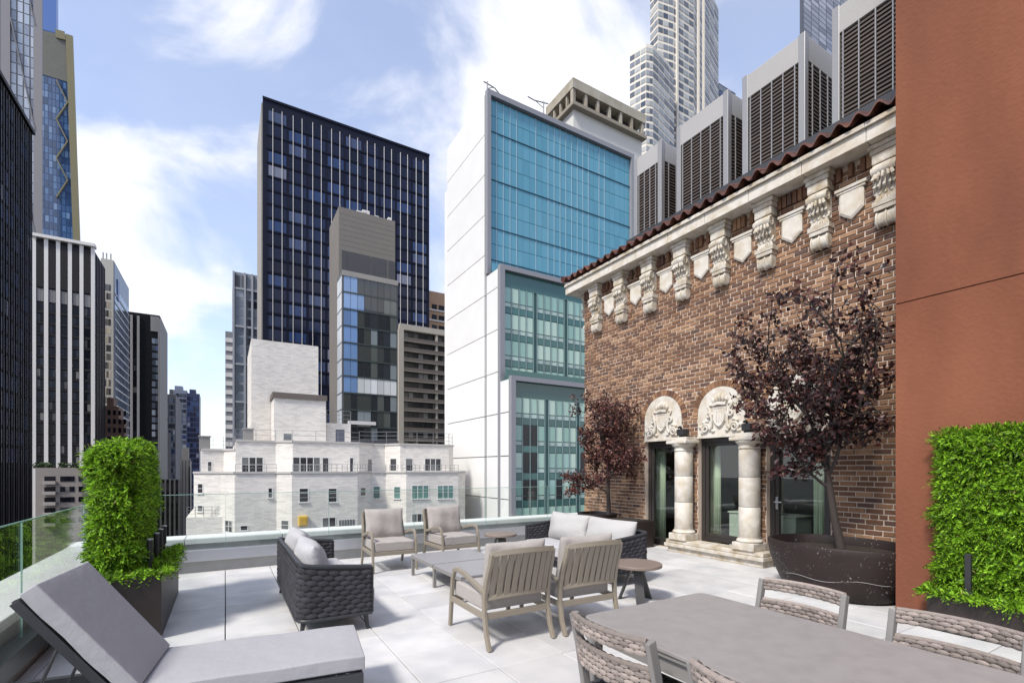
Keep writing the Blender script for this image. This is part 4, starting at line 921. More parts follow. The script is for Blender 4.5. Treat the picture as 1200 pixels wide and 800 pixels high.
# concrete penthouse behind
t, x0, x1, yb, zt = tower('concrete_penthouse', 'weathered concrete rooftop plant house with open slots behind the blue hotel', 672, 752, 80, (672,92), depth=20, wall=mat('penthouse_white',(0.55,0.54,0.51),.8,noise=(.4,.06)), z1=ZY(672,128,80))
o = t.location; wc = mat('weathered_conc',(0.36,0.33,0.27),.9,noise=(.5,.22),col2=(0.26,0.22,0.16)); yb2 = PY(640, x0-.8); z1 = ZY(672,92,79.2); z0 = ZY(672,128,80)
MB().box(x0-.9, 79.0, z1-2.0, x1+.3, yb2, z1).build('roof_band', wc, t, off=o); MB().box(x0-1.0, 78.8, z0+.002, x1+.4, yb2+.2, z0+.7).build('ledge', mat('ledge_conc',(0.26,0.23,0.18),.9), t, off=o)
MB().box(x0+1.2, 81, z0+.71, x1-1, yb2-1, z1-2.01).build('inner_core', mat('slot_dark',(.06,.055,.05),.9), t, off=o)
for k in range(7): piece('slot_post', wc, t, x0-.5+(x1-x0)*k/6-.3, 79.2, z0+.702, x0-.5+(x1-x0)*k/6+.3, 80, z1-2.005)
for k in range(5): piece('slot_post', wc, t, x0-.6, 79.2+(yb2-79.8)*k/4, z0+.703, x0-.1, 79.6+(yb2-79.8)*k/4, z1-2.006)
MB().box(x0, 100, GROUND, x1, yb2, z0).build('rear_wall', mat('penthouse_white',(0,0,0)), t, off=o) if yb2 > 100 else None
MB().tube([(PX(691,84),84,z1),(PX(691,84),84,z1+2.2),(PX(694.5,84),84,z1+2.2),(PX(694.5,84),84,z1)], .12, 8).build('vent_hoop', trim_g, t, off=o)

# ------------------------------------------------------------------ white residential high-rise
Yw = 165.0
t = thing('residential_tower', 'tall white residential high-rise with banded lower wing above the hotel', 'building', (PX(790,Yw), Yw+12, GROUND)); o = t.location
cream = mat('highrise_white', (0.62,0.575,0.50), .6, noise=(.2,.05)); rw = mat('highrise_glass', (.3,.33,.36), .15, spec=.35, ramp=[(0,(0.10,0.115,0.14)),(.25,(0.18,0.20,0.23)),(.5,(0.28,0.30,0.31)),(.75,(0.40,0.41,0.40)),(.90,(0.06,0.075,0.11))])
def poly_block(pl, yb, ztop, fh, bands, name, nper, mwall):
    pts = pl+[(pl[-1][0], yb),(pl[0][0]*yb/pl[0][1]*1.012, yb)]
    w = MB().prism(pts, GROUND, ztop).build(name, mwall, t, off=o); q = MB(); g_ = 0
    for si, (a, b) in enumerate(zip(pl[:-1], pl[1:])):
        a_, b_ = Vector(a), Vector(b); d = (b_-a_).normalized(); L_ = (b_-a_).length; k = nper[si]; z = ztop-1.2
        while z-fh > 40:
            for i in range(k):
                root = bpy.data.objects.new('window', unit(rw)); C.objects.link(root); root.parent = w
                c_ = a_+d*(L_*(i+.5)/k); root.location = (c_.x-o.x, c_.y-o.y, z-fh*.42-o.z); root.rotation_euler = (0,0,math.atan2(d.y,d.x)); root.scale = (L_/k*.88, .3, fh*.62)
            z -= fh
    return w
poly_block([(PX(738,Yw+8),Yw+8),(PX(757,Yw),Yw),(PX(765,Yw-1),Yw-1),(PX(772,Yw),Yw),(PX(790,Yw+4),Yw+4)], Yw+26, ZY(764,56,Yw), 3.6, True, 'banded_wing', (3,2,1,3), cream)
Yt = Yw+12
poly_block([(PX(762,Yt+6),Yt+6),(PX(771,Yt),Yt),(PX(789,Yt-2),Yt-2),(PX(813,Yt-2),Yt-2),(PX(820,Yt+2),Yt+2),(PX(842,Yt+12),Yt+12)], Yt+40, ZY(800,-60,Yt), 4.1, False, 'main_shaft', (2,3,4,1,4), cream)
for px in (789, 814, 820): piece('pier', cream, t, PX(px,Yt)-.6, Yt-3.0, GROUND, PX(px,Yt)+.6, Yt-2.01, ZY(800,-60,Yt))
t, x0, x1, yb, zt = tower('office_tower', 'grey blue glass tower glimpsed above the right cooling units', 940, 1030, 230, (950,-60), depth=2, wall=mat('slate_frame',(0.06,0.065,0.085),.4))
panes(t, 'front', 230, grid(x0+2, x1-1, 11, .05), floors(zt-1, ZY(960,70,230), 4.6, .5, .1), mat('slate_panes',(.2,.24,.3),.12,ramp=[(0,(0.14,0.16,0.21)),(.4,(0.20,0.22,0.28)),(.75,(0.28,0.30,0.36)),(.9,(0.09,0.10,0.14))]), (-.05,.1))
t, x0, x1, yb, zt = tower('office_tower', 'small blue grey tower corner between the white high-rise and the cooling unit', 837, 862, 215, (845,99), depth=2, wall=mat('slate_frame',(0,0,0)))
panes(t, 'front', 215, grid(x0+.5, x1-.5, 5, .06), floors(zt-1, zt-30, 4.0, .7, .1), mixed_glass, (-.05,.1))

# ------------------------------------------------------------------ furniture
taupe = mat('taupe_aluminium', (0.245, 0.212, 0.165), 0.42, spec=.5, noise=(8,.06)); grey_metal = mat('grey_aluminium', (0.20,0.19,0.18), 0.42)
char = mat('charcoal_metal', (0.028,0.029,0.034), 0.45); rope = mat('charcoal_rope', (0.034,0.033,0.041), 0.75, rnd=.30, bump=(220,.6), noise=(30,.2))
fab = mat('taupe_grey_fabric', (0.35,0.322,0.30), 0.95, noise=(5,.06), bump=(15,.35)); fab_l = mat('light_grey_fabric', (0.40,0.39,0.38), 0.95, noise=(5,.06), bump=(15,.4)); fab_s = mat('silver_fabric', (0.40,0.395,0.405), 0.95, noise=(4,.06), bump=(15,.4)); fab_lounge = mat('lounger_fabric', (0.335,0.33,0.345), 0.95, noise=(3,.06), bump=(13,.30))
wicker = mat('taupe_wicker', (0.27,0.225,0.20), 0.75, rnd=.35, bump=(200,.5), noise=(40,.25)); table_top_m = mat('ceramic_top', (0.268,0.250,0.241), 0.46, spec=.4, noise=(16,.09), col2=(0.245,0.228,0.220), bump=(160,.08)); brown_top = mat('brown_ceramic', (0.20,0.155,0.13), .45, noise=(14,.1))

def rrect(x0,y0,x1,y1,r,n_=6):
    p = []
    for cx,cy,a0 in ((x1-r,y1-r,0),(x0+r,y1-r,90),(x0+r,y0+r,180),(x1-r,y0+r,270)):
        for k in range(n_+1): a = R(a0+90*k/n_); p.append((cx+r*math.cos(a), cy+r*math.sin(a)))
    return p
def cushion(name, m, parent, w, d, h, loc, rot=(0,0,0), puff=.35, pinch=.05, sag=0, seed=0):
    """a sewn cushion: rounded, fuller in the middle, thinner at the seams"""
    r = random.Random(seed+17); nx, ny = 22, 16; mb = MB(); ph = [r.uniform(0,6.28) for _ in range(8)]
    def sq(t): return math.copysign(abs(t)**.55, t)
    for sgn in (1, -1):
        for i in range(nx+1):
            for j in range(ny+1):
                u, v = -1+2*i/nx, -1+2*j/ny
                u2, v2 = math.sin(u*math.pi/2), math.sin(v*math.pi/2)
                fu = max(0, 1-abs(u2)**5); fv = max(0, 1-abs(v2)**5)
                prof = (fu*fv)**.42
                k = 1-pinch*(1-(1-abs(u2)**2.2))*0
                cx_ = u2*(1-pinch*(1-abs(v2))*abs(u2)**6); cy_ = v2*(1-pinch*(1-abs(u2))*abs(v2)**6)
                t = h/2*((1-puff)*prof+puff*math.cos(u2*1.35)*math.cos(v2*1.35)*prof*1.15)
                wr = .009*prof*(math.sin(5*u+ph[0]+2*v)+.7*math.sin(9*v+ph[1]-3*u)+.5*math.sin(13*u+ph[2]))*(1 if puff > .3 else .25)
                # gathered creases running in from the corners
                mb.v.append((cx_*w/2, cy_*d/2, sgn*(t+wr)-sag*math.cos(u2*1.4)))
    A = (nx+1)*(ny+1)
    for i in range(nx):
        for j in range(ny):
            a = i*(ny+1)+j; mb.f.append((a, a+ny+1, a+ny+2, a+1)); mb.f.append((A+a, A+a+1, A+a+ny+2, A+a+ny+1))
    o = mb.build(name, m, parent, smooth=True); o.location = loc; o.rotation_euler = rot
    wd = o.modifiers.new('weld','WELD'); wd.merge_threshold = .0012
    return o
def slab_cushion(name, m, parent, w, d, h, loc, rot=(0,0,0), r=.035):
    """a boxy upholstered pad with soft edges and slight crown"""
    bm = bmesh.new(); bmesh.ops.create_cube(bm, size=1); bmesh.ops.subdivide_edges(bm, edges=bm.edges, cuts=9, use_grid_fill=True)
    for v in bm.verts:
        x, y, z = v.co*2
        v.co = Vector((x*w/2, y*d/2, z*h/2*(1+.10*(1-x*x)*(1-y*y)) + .003*math.sin(7*x+3*y)*(z>0)))
        # rounding of the rim
        ex, ey, ez = max(0, abs(v.co.x)-(w/2-r)), max(0, abs(v.co.y)-(d/2-r)), max(0, abs(v.co.z)-(h/2-r))
    me = bpy.data.meshes.new(name); bm.to_mesh(me); bm.free(); me.materials.append(m); me.shade_smooth()
    o = bpy.data.objects.new(name, me); C.objects.link(o); o.parent = parent; o.location = loc; o.rotation_euler = rot
    b = o.modifiers.new('bevel','BEVEL'); b.width = r; b.segments = 4; b.limit_method = 'ANGLE'; b.angle_limit = R(60)
    pp = rrect(-w/2+.004,-d/2+.004,w/2-.004,d/2-.004,max(.02,r*.8),4); pp.append(pp[0])
    for zz in (h/2-r*.75, -h/2+r*.75): MB().tube([(x,y,zz) for x,y in pp], .0045, 6, caps=False).build('piping', m, o, smooth=True)
    return o
def weave(mb, path, z0f, z1f, cw, rows, out, bulge=.014):
    """overlapping rope bulges along a plan path [(x,y)], between heights z0f(s)..z1f(s)"""
    P_ = [Vector((*p,0)) for p in path]; L_ = [0]
    for a, b in zip(P_[:-1], P_[1:]): L_.append(L_[-1]+(b-a).length)
    def at_(s):
        s = min(max(s,0),L_[-1]-1e-6)
        for i in range(len(L_)-1):
            if s <= L_[i+1]:
                d = (P_[i+1]-P_[i]).normalized(); return P_[i]+d*(s-L_[i]), Vector((d.y,-d.x,0))*out
    n_ = max(1, round(L_[-1]/cw)); cw = L_[-1]/n_
    for j in range(rows):
        for i in range(-1, n_):
            s0 = (i+(.5 if j % 2 else 0))*cw; s1 = s0+cw*1.06; s0, s1 = max(0,s0), min(L_[-1], s1)
            if s1-s0 < cw*.2: continue
            k = len(mb.v); nu = 5
            for a in range(nu+1):
                f = a/nu; s = s0+(s1-s0)*f; p, nn = at_(s); zl, zh = z0f(s/L_[-1]), z1f(s/L_[-1]); rh = (zh-zl)/rows; zc = zl+rh*(j+.5)
                b_ = math.sin(math.pi*f); hh = rh*(.20+.36*b_**.6)
                for q in (-1,-.5,0,.5,1):
                    pp = p+nn*(.002+bulge*b_*(1-.75*q*q)); mb.v.append((pp.x,pp.y,zc+hh*q))
            for a in range(nu):
                for q in range(4):
                    e = (k+a*5+q, k+(a+1)*5+q, k+(a+1)*5+q+1, k+a*5+q+1); mb.f.append(e if out > 0 else e[::-1])
def rounded(pts, r, n_=5):
    out_ = [pts[0]]
    for i in range(1, len(pts)-1):
        p, a, b = Vector(pts[i]), Vector(pts[i-1]), Vector(pts[i+1]); d0, d1 = (a-p).normalized(), (b-p).normalized()
        for k in range(n_+1):
            t = k/n_; q = (p+d0*r)*(1-t)**2+p*2*t*(1-t)+(p+d1*r)*t*t; out_.append((q.x,q.y))
    return out_+[pts[-1]]

def sofa(label, loc, rz, L, cushions):
    """two-seat rope sofa facing local +X: back along x=0, arms at the ends of y"""
    t = thing('rope_sofa', label, 'sofa', loc, rz, 'rope sofas round the coffee table'); D = .66; h = L/2
    path = rounded([(D,-h),(0,-h),(0,h),(D,h)], .12); zb_ = .165
    tot = D*2+L
    def top(s):
        d = s*tot; f = min(1, max(0, (min(d, tot-d)-.05)/.62)); return .60+.075*f*f
    q = MB(); weave(q, path, lambda s: zb_+.015, lambda s: top(s)-.02, .098, 9, -1)
    q2 = MB(); weave(q2, [(x+(.05 if 0 <= x < .1 else 0), y*(h-.05)/h) for x,y in path], lambda s: zb_+.1, lambda s: top(s)-.02, .098, 8, 1)
    # backing shell
    sh = MB(); n_ = len(path); d = 0
    acc = [0]
    for a, b in zip(path[:-1], path[1:]): acc.append(acc[-1]+math.hypot(b[0]-a[0], b[1]-a[1]))
    inn = [(max(x,.045), max(-h+.045, min(h-.045, y))) for x,y in path]
    for i,(x,y) in enumerate(path):
        z1 = top(acc[i]/acc[-1])-.008; sh.v += [(x,y,zb_),(x,y,z1),(inn[i][0],inn[i][1],z1),(inn[i][0],inn[i][1],zb_)]
    for i in range(n_-1):
        for k in range(4): sh.f.append((i*4+k, (i+1)*4+k, (i+1)*4+(k+1)%4, i*4+(k+1)%4))
    sh.f += [(0,1,2,3),((n_-1)*4+3,(n_-1)*4+2,(n_-1)*4+1,(n_-1)*4)]
    shell = sh.build('shell', mat('rope_gap',(0.010,0.010,0.012),.9), t)
    stuff(q.build('rope_weave', rope, t, smooth=True)); stuff(q2.build('inner_rope_weave', rope, t, smooth=True))
    rim = MB().tube([((x+inn[i][0])/2,(y+inn[i][1])/2, top(acc[i]/acc[-1])) for i,(x,y) in enumerate(path)], .024, 8, sx=1.1); rim.build('top_rim', char, t, smooth=True)
    MB().tube([(x,y,zb_) for x,y in path], .016, 8).build('bottom_rim', char, t, smooth=True)
    for s in (-1,1): MB().tube([(D,s*(h-.022),zb_),(D,s*(h-.022),.60)], .02, 8).build('arm_front_post', char, t)
    MB().box(.05,-h+.05,zb_-.01,D,h-.05,zb_+.05).build('seat_base', char, t)
    for x, y, dx, dy in ((.06,-h+.08,-.03,-.02),(D-.05,-h+.06,.02,-.02),(.06,h-.08,-.03,.02),(D-.05,h-.06,.02,.02)):
        MB().tube([(x,y,zb_),(x+dx,y+dy,0)], [.026,.014], 8).build('leg', char, t, smooth=True)
    w = (L-.14)
    slab_cushion('seat_cushion', fab_s, t, D-.03, w, .16, (.06+(D-.0)/2, 0, .30))
    for i in range(2):
        yy = (-1 if i == 0 else 1)*w/4
        cushion('back_cushion', cushions, t, w/2-.01, .46, .27, (.195+.01*i, yy, .60), (R(90)-.22, 0, R(90)), .5, seed=i+int(loc[0]*9))
    return t
sofa('dark rope sofa on the left with its back to the hedge planter', (.56, 5.72, 0), 0, 2.02, fab_s)
sofa('dark rope sofa on the right in front of the brick wall', (4.98, 5.78, 0), R(180), 2.12, fab_l)

def club_chair():
    t = thing('lounge_armchair', 'x', 'armchair'); w = .33
    for s in (-1,1):
        MB().bar([(s*w,-.44,0),(s*w,-.385,.12),(s*w,-.35,.28),(s*w,-.345,.42),(s*w*.985,-.375,.58),(s*w*.96,-.435,.74),(s*w*.95,-.455,.83)], .034, .046, up=(0,1,0)).build('back_post', taupe, t, bevel=.006)
        MB().bar([(s*w,.39,0),(s*w,.365,.2),(s*w,.345,.36),(s*w,.325,.48),(s*w,.28,.565),(s*w,.20,.585),(s*w,.05,.57),(s*w,-.15,.525),(s*w,-.36,.475)], .034, .042, up=(0,.75,.66)).build('arm', taupe, t, bevel=.006)
        MB().bar([(s*w,-.35,.275),(s*w,.36,.275)], .030, .05).build('side_rail', taupe, t, bevel=.004)
    MB().bar([(-w,-.352,.275),(w,-.352,.275)], .030, .055).build('rear_rail', taupe, t, bevel=.004); MB().bar([(-w,.355,.275),(w,.355,.275)], .030, .055).build('front_rail', taupe, t, bevel=.004)
    arc = lambda z, y0, bow: [(w*.96*u, y0-bow*(1-u*u), z+.018*(1-u*u)) for u in (-1,-.75,-.5,-.25,0,.25,.5,.75,1)]
    MB().bar(arc(.825,-.455,.045), .028, .05, up=(0,.2,1)).build('top_rail', taupe, t, bevel=.005); MB().bar(arc(.43,-.350,.035), .026, .045, up=(0,.1,1)).build('lower_rail', taupe, t, bevel=.005)
    for k in range(9):
        u = -.86+1.72*k/8; b = 1-u*u
        MB().bar([(w*.96*u,-.352-.035*b,.44),(w*.96*u,-.385-.04*b,.58),(w*.96*u,-.455-.045*b,.815+.018*b)], .050, .014, up=(0,1,.3)).build('back_slat', taupe, t)
    slab_cushion('seat_cushion', fab, t, .60, .64, .14, (0,.03,.375))
    cushion('back_cushion', fab, t, .62, .50, .20, (0,-.285,.655), (R(90)+.19,0,0), .35, seed=3)
    return t
cc = club_chair()
spots = [((2.25,4.05,0), 0, 'taupe slatted armchair near the left, back to the viewer, in front of the coffee table'),
         ((3.05,4.02,0), R(-2), 'taupe slatted armchair back to the viewer, nearest the dining table'),
         ((2.22,7.55,0), R(178), 'taupe armchair facing the viewer, left of the two by the glass railing'),
         ((3.31,7.60,0), R(183), 'taupe armchair facing the viewer, right of the two by the glass railing')]
for i, (lc, rz, lab) in enumerate(spots):
    o = cc if i == 0 else copy_tree(cc); o.location = lc; o.rotation_euler = (0,0,rz); tag(o, lab, 'armchair', 'lounge armchairs round the coffee table')

ct = thing('coffee_table', 'low long grey coffee table between the four armchairs', 'table', (2.80, 5.95, 0))
for s in (-1,1):
    MB().box(-.47, s*.44-.425, .285, .47, s*.44+.425, .305).build('table_top', mat('coffee_top',(0.27,0.265,0.275),.4,noise=(5,.07)), ct, bevel=.003)
    MB().box(-.475, s*.44-.43, .25, .475, s*.44+.43, .284).build('frame', grey_metal, ct, bevel=.003)
for x in (-.45,.45):
    for y in (-.84,0,.84): MB().box(x-.018,y-.022,0,x+.018,y+.022,.249).build('leg', grey_metal, ct)

def side_table(label, loc, rz, r=.295):
    t = thing('side_table', label, 'table', loc, rz, 'round side tables')
    MB().lathe([(r-.006,.405),(r,.411),(r,.437),(r-.006,.443)], 48).build('table_top', brown_top, t, smooth=False, bevel=.002); MB().lathe([(.11,.385),(.11,.404)], 24).build('top_plate', char, t)
    for k in range(3):
        a = k*2*math.pi/3; dx, dy = math.cos(a), math.sin(a)
        MB().bar([(dx*.05,dy*.05,.386),(dx*.20,dy*.20,0)], .10, .022, up=(dx,dy,.3)).build('leg', mat('table_leg',(0.055,0.052,0.05),.45), t, bevel=.003)
side_table('small round brown side table between the right sofa and the dining table', (4.16,4.15,0), R(-120))
side_table('small round brown side table in the far corner by the glass railing', (4.05,7.22,0), R(-110), .28)

# dining set
dt = thing('dining_table', 'large rectangular grey ceramic dining table in the right foreground', 'table', (2.19, .80, 0))
MB().prism(rrect(-.50,-1.3,.50,1.3,.06), .722, .740).build('table_top', table_top_m, dt, bevel=.003)
MB().prism(rrect(-.49,-1.29,.49,1.29,.055), .700, .7205).build('top_frame', grey_metal, dt)
for x in (-.455,.455): MB().box(x-.012,-1.2,.62,x+.012,1.2,.699).build('side_rail', grey_metal, dt)
for y in (-1.25,1.25): MB().box(-.44,y-.012,.62,.44,y+.012,.6985).build('end_rail', grey_metal, dt)
for x in (-.455,.455):
    for y in (-1.24,1.24): MB().box(x-.032,y-.032,0,x+.032,y+.032,.6995).build('leg', grey_metal, dt, bevel=.006)
def dining_chair():
    """faces local +X, back posts near x=0"""
    t = thing('dining_chair', 'x', 'chair'); h = .245
    for s in (-1,1):
        MB().bar([(-.05,s*h,0),(-.02,s*h,.25),(.0,s*h,.46),(-.035,s*h,.66),(-.075,s*h,.825)], .030, .048, up=(1,0,0)).build('back_leg', grey_metal, t, bevel=.006)
        MB().bar([(.44,s*h,0),(.42,s*h,.44)], .030, .045, up=(1,0,0)).build('front_leg', grey_metal, t, bevel=.006)
        MB().bar([(.0,s*h,.425),(.43,s*h,.425)], .026, .035).build('seat_rail', grey_metal, t)
    MB().bar([(.43,-h,.425),(.43,h,.425)], .026, .035).build('front_rail', grey_metal, t); MB().bar([(-.005,-h,.425),(-.005,h,.425)], .026, .035).build('rear_rail', grey_metal, t)
    def bowx(u): return -.055*(1-u*u)
    for z0, z1, x0 in ((.585,.695,-.030),(.762,.822,-.062)):
        pth = [(x0+bowx(u), h*u) for u in [-.97+1.94*k/14 for k in range(15)]]
        bk = MB()
        for (x,y) in pth: bk.v += [(x-.012,y,z0),(x-.030,y,z1),(x+.005-.018,y,z1),(x+.010,y,z0)]
        for i in range(14):
            for k in range(4): bk.f.append((i*4+k,i*4+(k+1)%4,(i+1)*4+(k+1)%4,(i+1)*4+k))
        b = bk.build('woven_band', mat('wicker_gap',(0.05,0.04,0.035),.9), t)
        for sgn, off_ in ((-1,-.024),(1,.004)):
            wv = MB(); weave(wv, [(x+off_,y) for x,y in pth], lambda s: z0-.002, lambda s: z1+.004, .050, 5 if z0 < .7 else 3, sgn, .008); stuff(wv.build('wicker_weave', wicker, b, smooth=True))
        MB().tube([(x-.022,y,z1+.002) for x,y in pth], .013, 8).build('band_roll', wicker, b, smooth=True)
    st_ = MB(); n_ = 12
    MB().box(.0,-h+.016,.430,.42,h-.016,.446).build('seat_web', mat('wicker_gap',(0.05,0.04,0.035),.9), t)
    for i in range(n_):
        for j in range(n_):
            x = .01+.41*i/n_; y = -h+.02+(2*h-.04)*j/n_; d = .034; z = .448+.004*((i+j)%2); q = (.006 if (i+j)%2 else 0)
            st_.add([(x,y,z),(x+d,y,z),(x+d,y+d*1.15,z),(x,y+d*1.15,z),(x+d/2,y+d/2,z+.007)],[(0,1,4),(1,2,4),(2,3,4),(3,0,4)])
    stuff(st_.build('seat_weave', mat('dark_wicker',(0.03,0.027,0.027),.7,rnd=.4), t))
    return t
dc = dining_chair()
for i, (lc, rz, lab) in enumerate([((1.60,1.70,0),R(2),'woven grey dining chair at the near left corner of the dining table'),((1.60,.985,0),0,'woven grey dining chair cut off by the bottom edge, left side of the dining table'),
        ((2.98,1.655,0),R(181),'woven grey dining chair across the table in front of the oval pot'),((2.90,.90,0),R(180),'woven grey dining chair across the table in front of the right hedge')]):
    o = dc if i == 0 else copy_tree(dc); o.location = lc; o.rotation_euler = (0,0,rz); tag(o, lab, 'chair', 'dining chairs')

# sun lounger in the left foreground, facing local +X
lg = thing('sun_lounger', 'charcoal sun lounger with grey cushion and raised backrest in the left foreground', 'sun lounger', (-.42, 3.50, 0), R(-7)); LW = .33
for s in (-1,1):
    MB().box(-.72, s*LW-.018, .225, 1.20, s*LW+.018, .30).build('side_rail', char, lg, bevel=.004)
    for x in (-.60, 1.12): MB().box(x-.03, s*LW-.017, 0, x+.03, s*LW+.017, .224).build('leg', char, lg, bevel=.004)
    MB().box(-.56, s*LW-.012, .03, 1.08, s*LW+.012, .07).build('skid', char, lg)
    MB().bar([(0,s*.29,.315),(-.43,s*.29,.90)], .03, .045, up=(1,0,.7)).build('backrest_rail', char, lg, bevel=.004)
    MB().tube([(-.27,s*.27,.66),(-.42,s*.27,.27)], .009, 6).build('backrest_strut', char, lg)
for x in (-.70, -.02, .40, .80, 1.18): MB().box(x-.02,-LW+.019,.235,x+.02,LW-.019,.29).build('cross_rail', char, lg)
MB().box(1.162,-LW+.019,.10,1.198,LW-.019,.222).build('end_panel', char, lg)
MB().bar([(-.015,0,.335),(-.435,0,.905)], .60, .014, up=(1,0,.7)).build('backrest_panel', char, lg)
MB().box(.0,-.31,.300,1.19,.31,.312).build('seat_panel', char, lg)
slab_cushion('seat_cushion', fab_lounge, lg, 1.22, .66, .085, (.60,0,.357), r=.022)
ang = math.atan2(.585, -.43)
slab_cushion('back_cushion', fab_lounge, lg, .71, .64, .085, (-.165,0,.675), (0, -(ang), 0), r=.022)

# ------------------------------------------------------------------ planting
hedge_m = mat('hedge_leaf', (0.12,0.26,0.012), 0.55, spec=.3, sub=.45, rnd=.35, hue=.02, noise=(7,.38), ramp=[(0,(0.075,0.170,0.014)),(.22,(0.145,0.285,0.018)),(.45,(0.235,0.430,0.022)),(.70,(0.340,0.540,0.034)),(.92,(0.055,0.115,0.016)),(.985,(0.20,0.15,0.05))])
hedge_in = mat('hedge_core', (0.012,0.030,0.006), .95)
def sprigs(mb, pts, L_, blades, droop=.35):
    """each sprig: a short stem with pairs of narrow leaflets"""
    for p, nn in pts:
        d = (nn+Vector((random.gauss(0,.42),random.gauss(0,.42),random.gauss(.10,.42)))).normalized(); ln = L_*random.uniform(.6,1.35)
        sd = d.cross(Vector((random.gauss(0,1),random.gauss(0,1),random.gauss(0,1)))).normalized(); k = len(mb.v); vs_ = []; fs_ = []
        for b in range(blades):
            f = (b+.6)/blades; c = p+d*(ln*f)+Vector((0,0,-droop*ln*f*f)); tipd = (d*.75+sd*(.75 if b % 2 else -.75)+Vector((0,0,random.uniform(-.3,.25)))).normalized()
            bl = ln*(.50-.22*f); wv = tipd.cross(d).normalized()*bl*.17
            j = len(vs_); vs_ += [c, c+tipd*bl*.5+wv, c+tipd*bl, c+tipd*bl*.5-wv]; fs_.append((j,j+1,j+2,j+3))
        mb.add(vs_, fs_)
def box_points(x0,y0,z0,x1,y1,z1,n_,faces,lump=.04):
    pts = []; ar = {'-x':(y1-y0)*(z1-z0),'+x':(y1-y0)*(z1-z0),'-y':(x1-x0)*(z1-z0),'+y':(x1-x0)*(z1-z0),'+z':(x1-x0)*(y1-y0)}; tot = sum(ar[f] for f in faces)
    for f in faces:
        for _ in range(int(n_*ar[f]/tot)):
            u, v = random.random(), random.random(); x, y, z = x0+(x1-x0)*random.random(), y0+(y1-y0)*u, z0+(z1-z0)*v
            nn = {'-x':(-1,0,0),'+x':(1,0,0),'-y':(0,-1,0),'+y':(0,1,0),'+z':(0,0,1)}[f]
            if f == '-x': x = x0
            elif f == '+x': x = x1
            elif f == '-y': y = y0; z = z0+(z1-z0)*u
            elif f == '+y': y = y1; z = z0+(z1-z0)*u
            else: z = z1
            nn = Vector(nn); w = lump*(math.sin(x*13+z*9)+math.sin(y*11+z*15+2)+math.sin(z*23+y*17))/1.5
            p = Vector((x,y,z))+nn*(w-random.random()*.05)
            pts.append((p, nn))
    return pts
# left hedge planter
hp = thing('hedge_planter', 'dark planter box with tall clipped bright green hedge on the left', 'planter', (-.80, 6.35, 0)); o = hp.location
MB().box(-1.10,5.42,.015,-.50,5.45,.58).box(-1.10,7.25,.015,-.50,7.28,.58).box(-1.10,5.451,.015,-1.07,7.249,.58).box(-.53,5.451,.015,-.50,7.249,.58).box(-1.07,5.451,.015,-.53,7.249,.06).build('planter_box', planter_m, hp, off=o)
for y in (5.75,6.9): MB().box(-1.0,y-.05,0,-.6,y+.05,.0145).build('planter_foot', black_m, hp, off=o)
MB().box(-1.069,5.452,.40,-.531,7.248,.52).build('soil', soil_m, hp, off=o)
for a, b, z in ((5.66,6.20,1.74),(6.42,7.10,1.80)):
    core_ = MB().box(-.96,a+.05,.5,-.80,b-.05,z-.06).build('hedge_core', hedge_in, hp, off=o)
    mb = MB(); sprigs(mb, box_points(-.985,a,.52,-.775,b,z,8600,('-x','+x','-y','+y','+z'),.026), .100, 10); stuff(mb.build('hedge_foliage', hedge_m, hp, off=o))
mb = MB(); pts = box_points(-1.06,5.45,.50,-.52,7.25,.56,900,('+z',), .02)
pts += [(Vector((-.52,5.45+1.8*random.random(),.57)), Vector((.8,0,.6)).normalized()) for _ in range(260)] + [(Vector((-1.08+.56*random.random(),5.46,.57)), Vector((0,-.8,.6)).normalized()) for _ in range(110)]
sprigs(mb, pts, .10, 8, .5); stuff(mb.build('ground_foliage', hedge_m, hp, off=o))
for k, y in enumerate((5.75, 6.25, 6.62, 6.98)):
    u = thing('uplight', 'slim dark uplight post in the left planter, ' + ('nearest','second','third','farthest')[k] + ' one from the viewer', 'light', (-.62, y, .53), group='uplights in the left planter')
    MB().tube([(0,0,0),(0,0,.14)], .014, 8).build('stake', black_m, u); MB().tube([(0,0,.14),(0,0,.34)], .024, 12).build('lamp_body', black_m, u, smooth=False); MB().tube([(0,0,.34),(0,0,.352)], .027, 12).build('lamp_rim', steel, u)
# right hedge planter
hr = thing('hedge_planter', 'dark planter with green hedge panel against the terracotta wall', 'planter', (6.05, 1.0, 0)); o = hr.location
MB().box(5.86,-.6,.01,5.89,1.985,.34).box(6.20,-.6,.01,6.23,1.985,.34).box(5.8905,1.955,.01,6.1995,1.985,.34).box(5.8905,-.6,.01,6.1995,-.57,.34).box(5.8905,-.569,.01,6.1995,1.954,.04).build('planter_box', planter_m, hr, off=o)
MB().box(5.891,-.568,.2,6.199,1.953,.30).build('soil', soil_m, hr, off=o)
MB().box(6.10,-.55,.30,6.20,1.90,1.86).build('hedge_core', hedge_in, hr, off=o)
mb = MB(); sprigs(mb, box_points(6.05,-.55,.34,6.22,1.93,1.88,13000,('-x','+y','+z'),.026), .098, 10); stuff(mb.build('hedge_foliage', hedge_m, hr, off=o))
mb = MB(); pts = box_points(5.88,-.5,.30,6.1,1.96,.36,900,('+z',), .02)+[(Vector((5.87,-.5+2.46*random.random(),.35)), Vector((-.8,0,.5)).normalized()) for _ in range(420)]+[(Vector((5.88+.2*random.random(),1.97,.36)), Vector((-.2,.9,.3)).normalized()) for _ in range(110)]
sprigs(mb, pts, .105, 8, .5); stuff(mb.build('ground_foliage', hedge_m, hr, off=o))
u = thing('uplight', 'slim dark uplight post standing in the right hedge planter', 'light', (5.93, 1.70, .34))
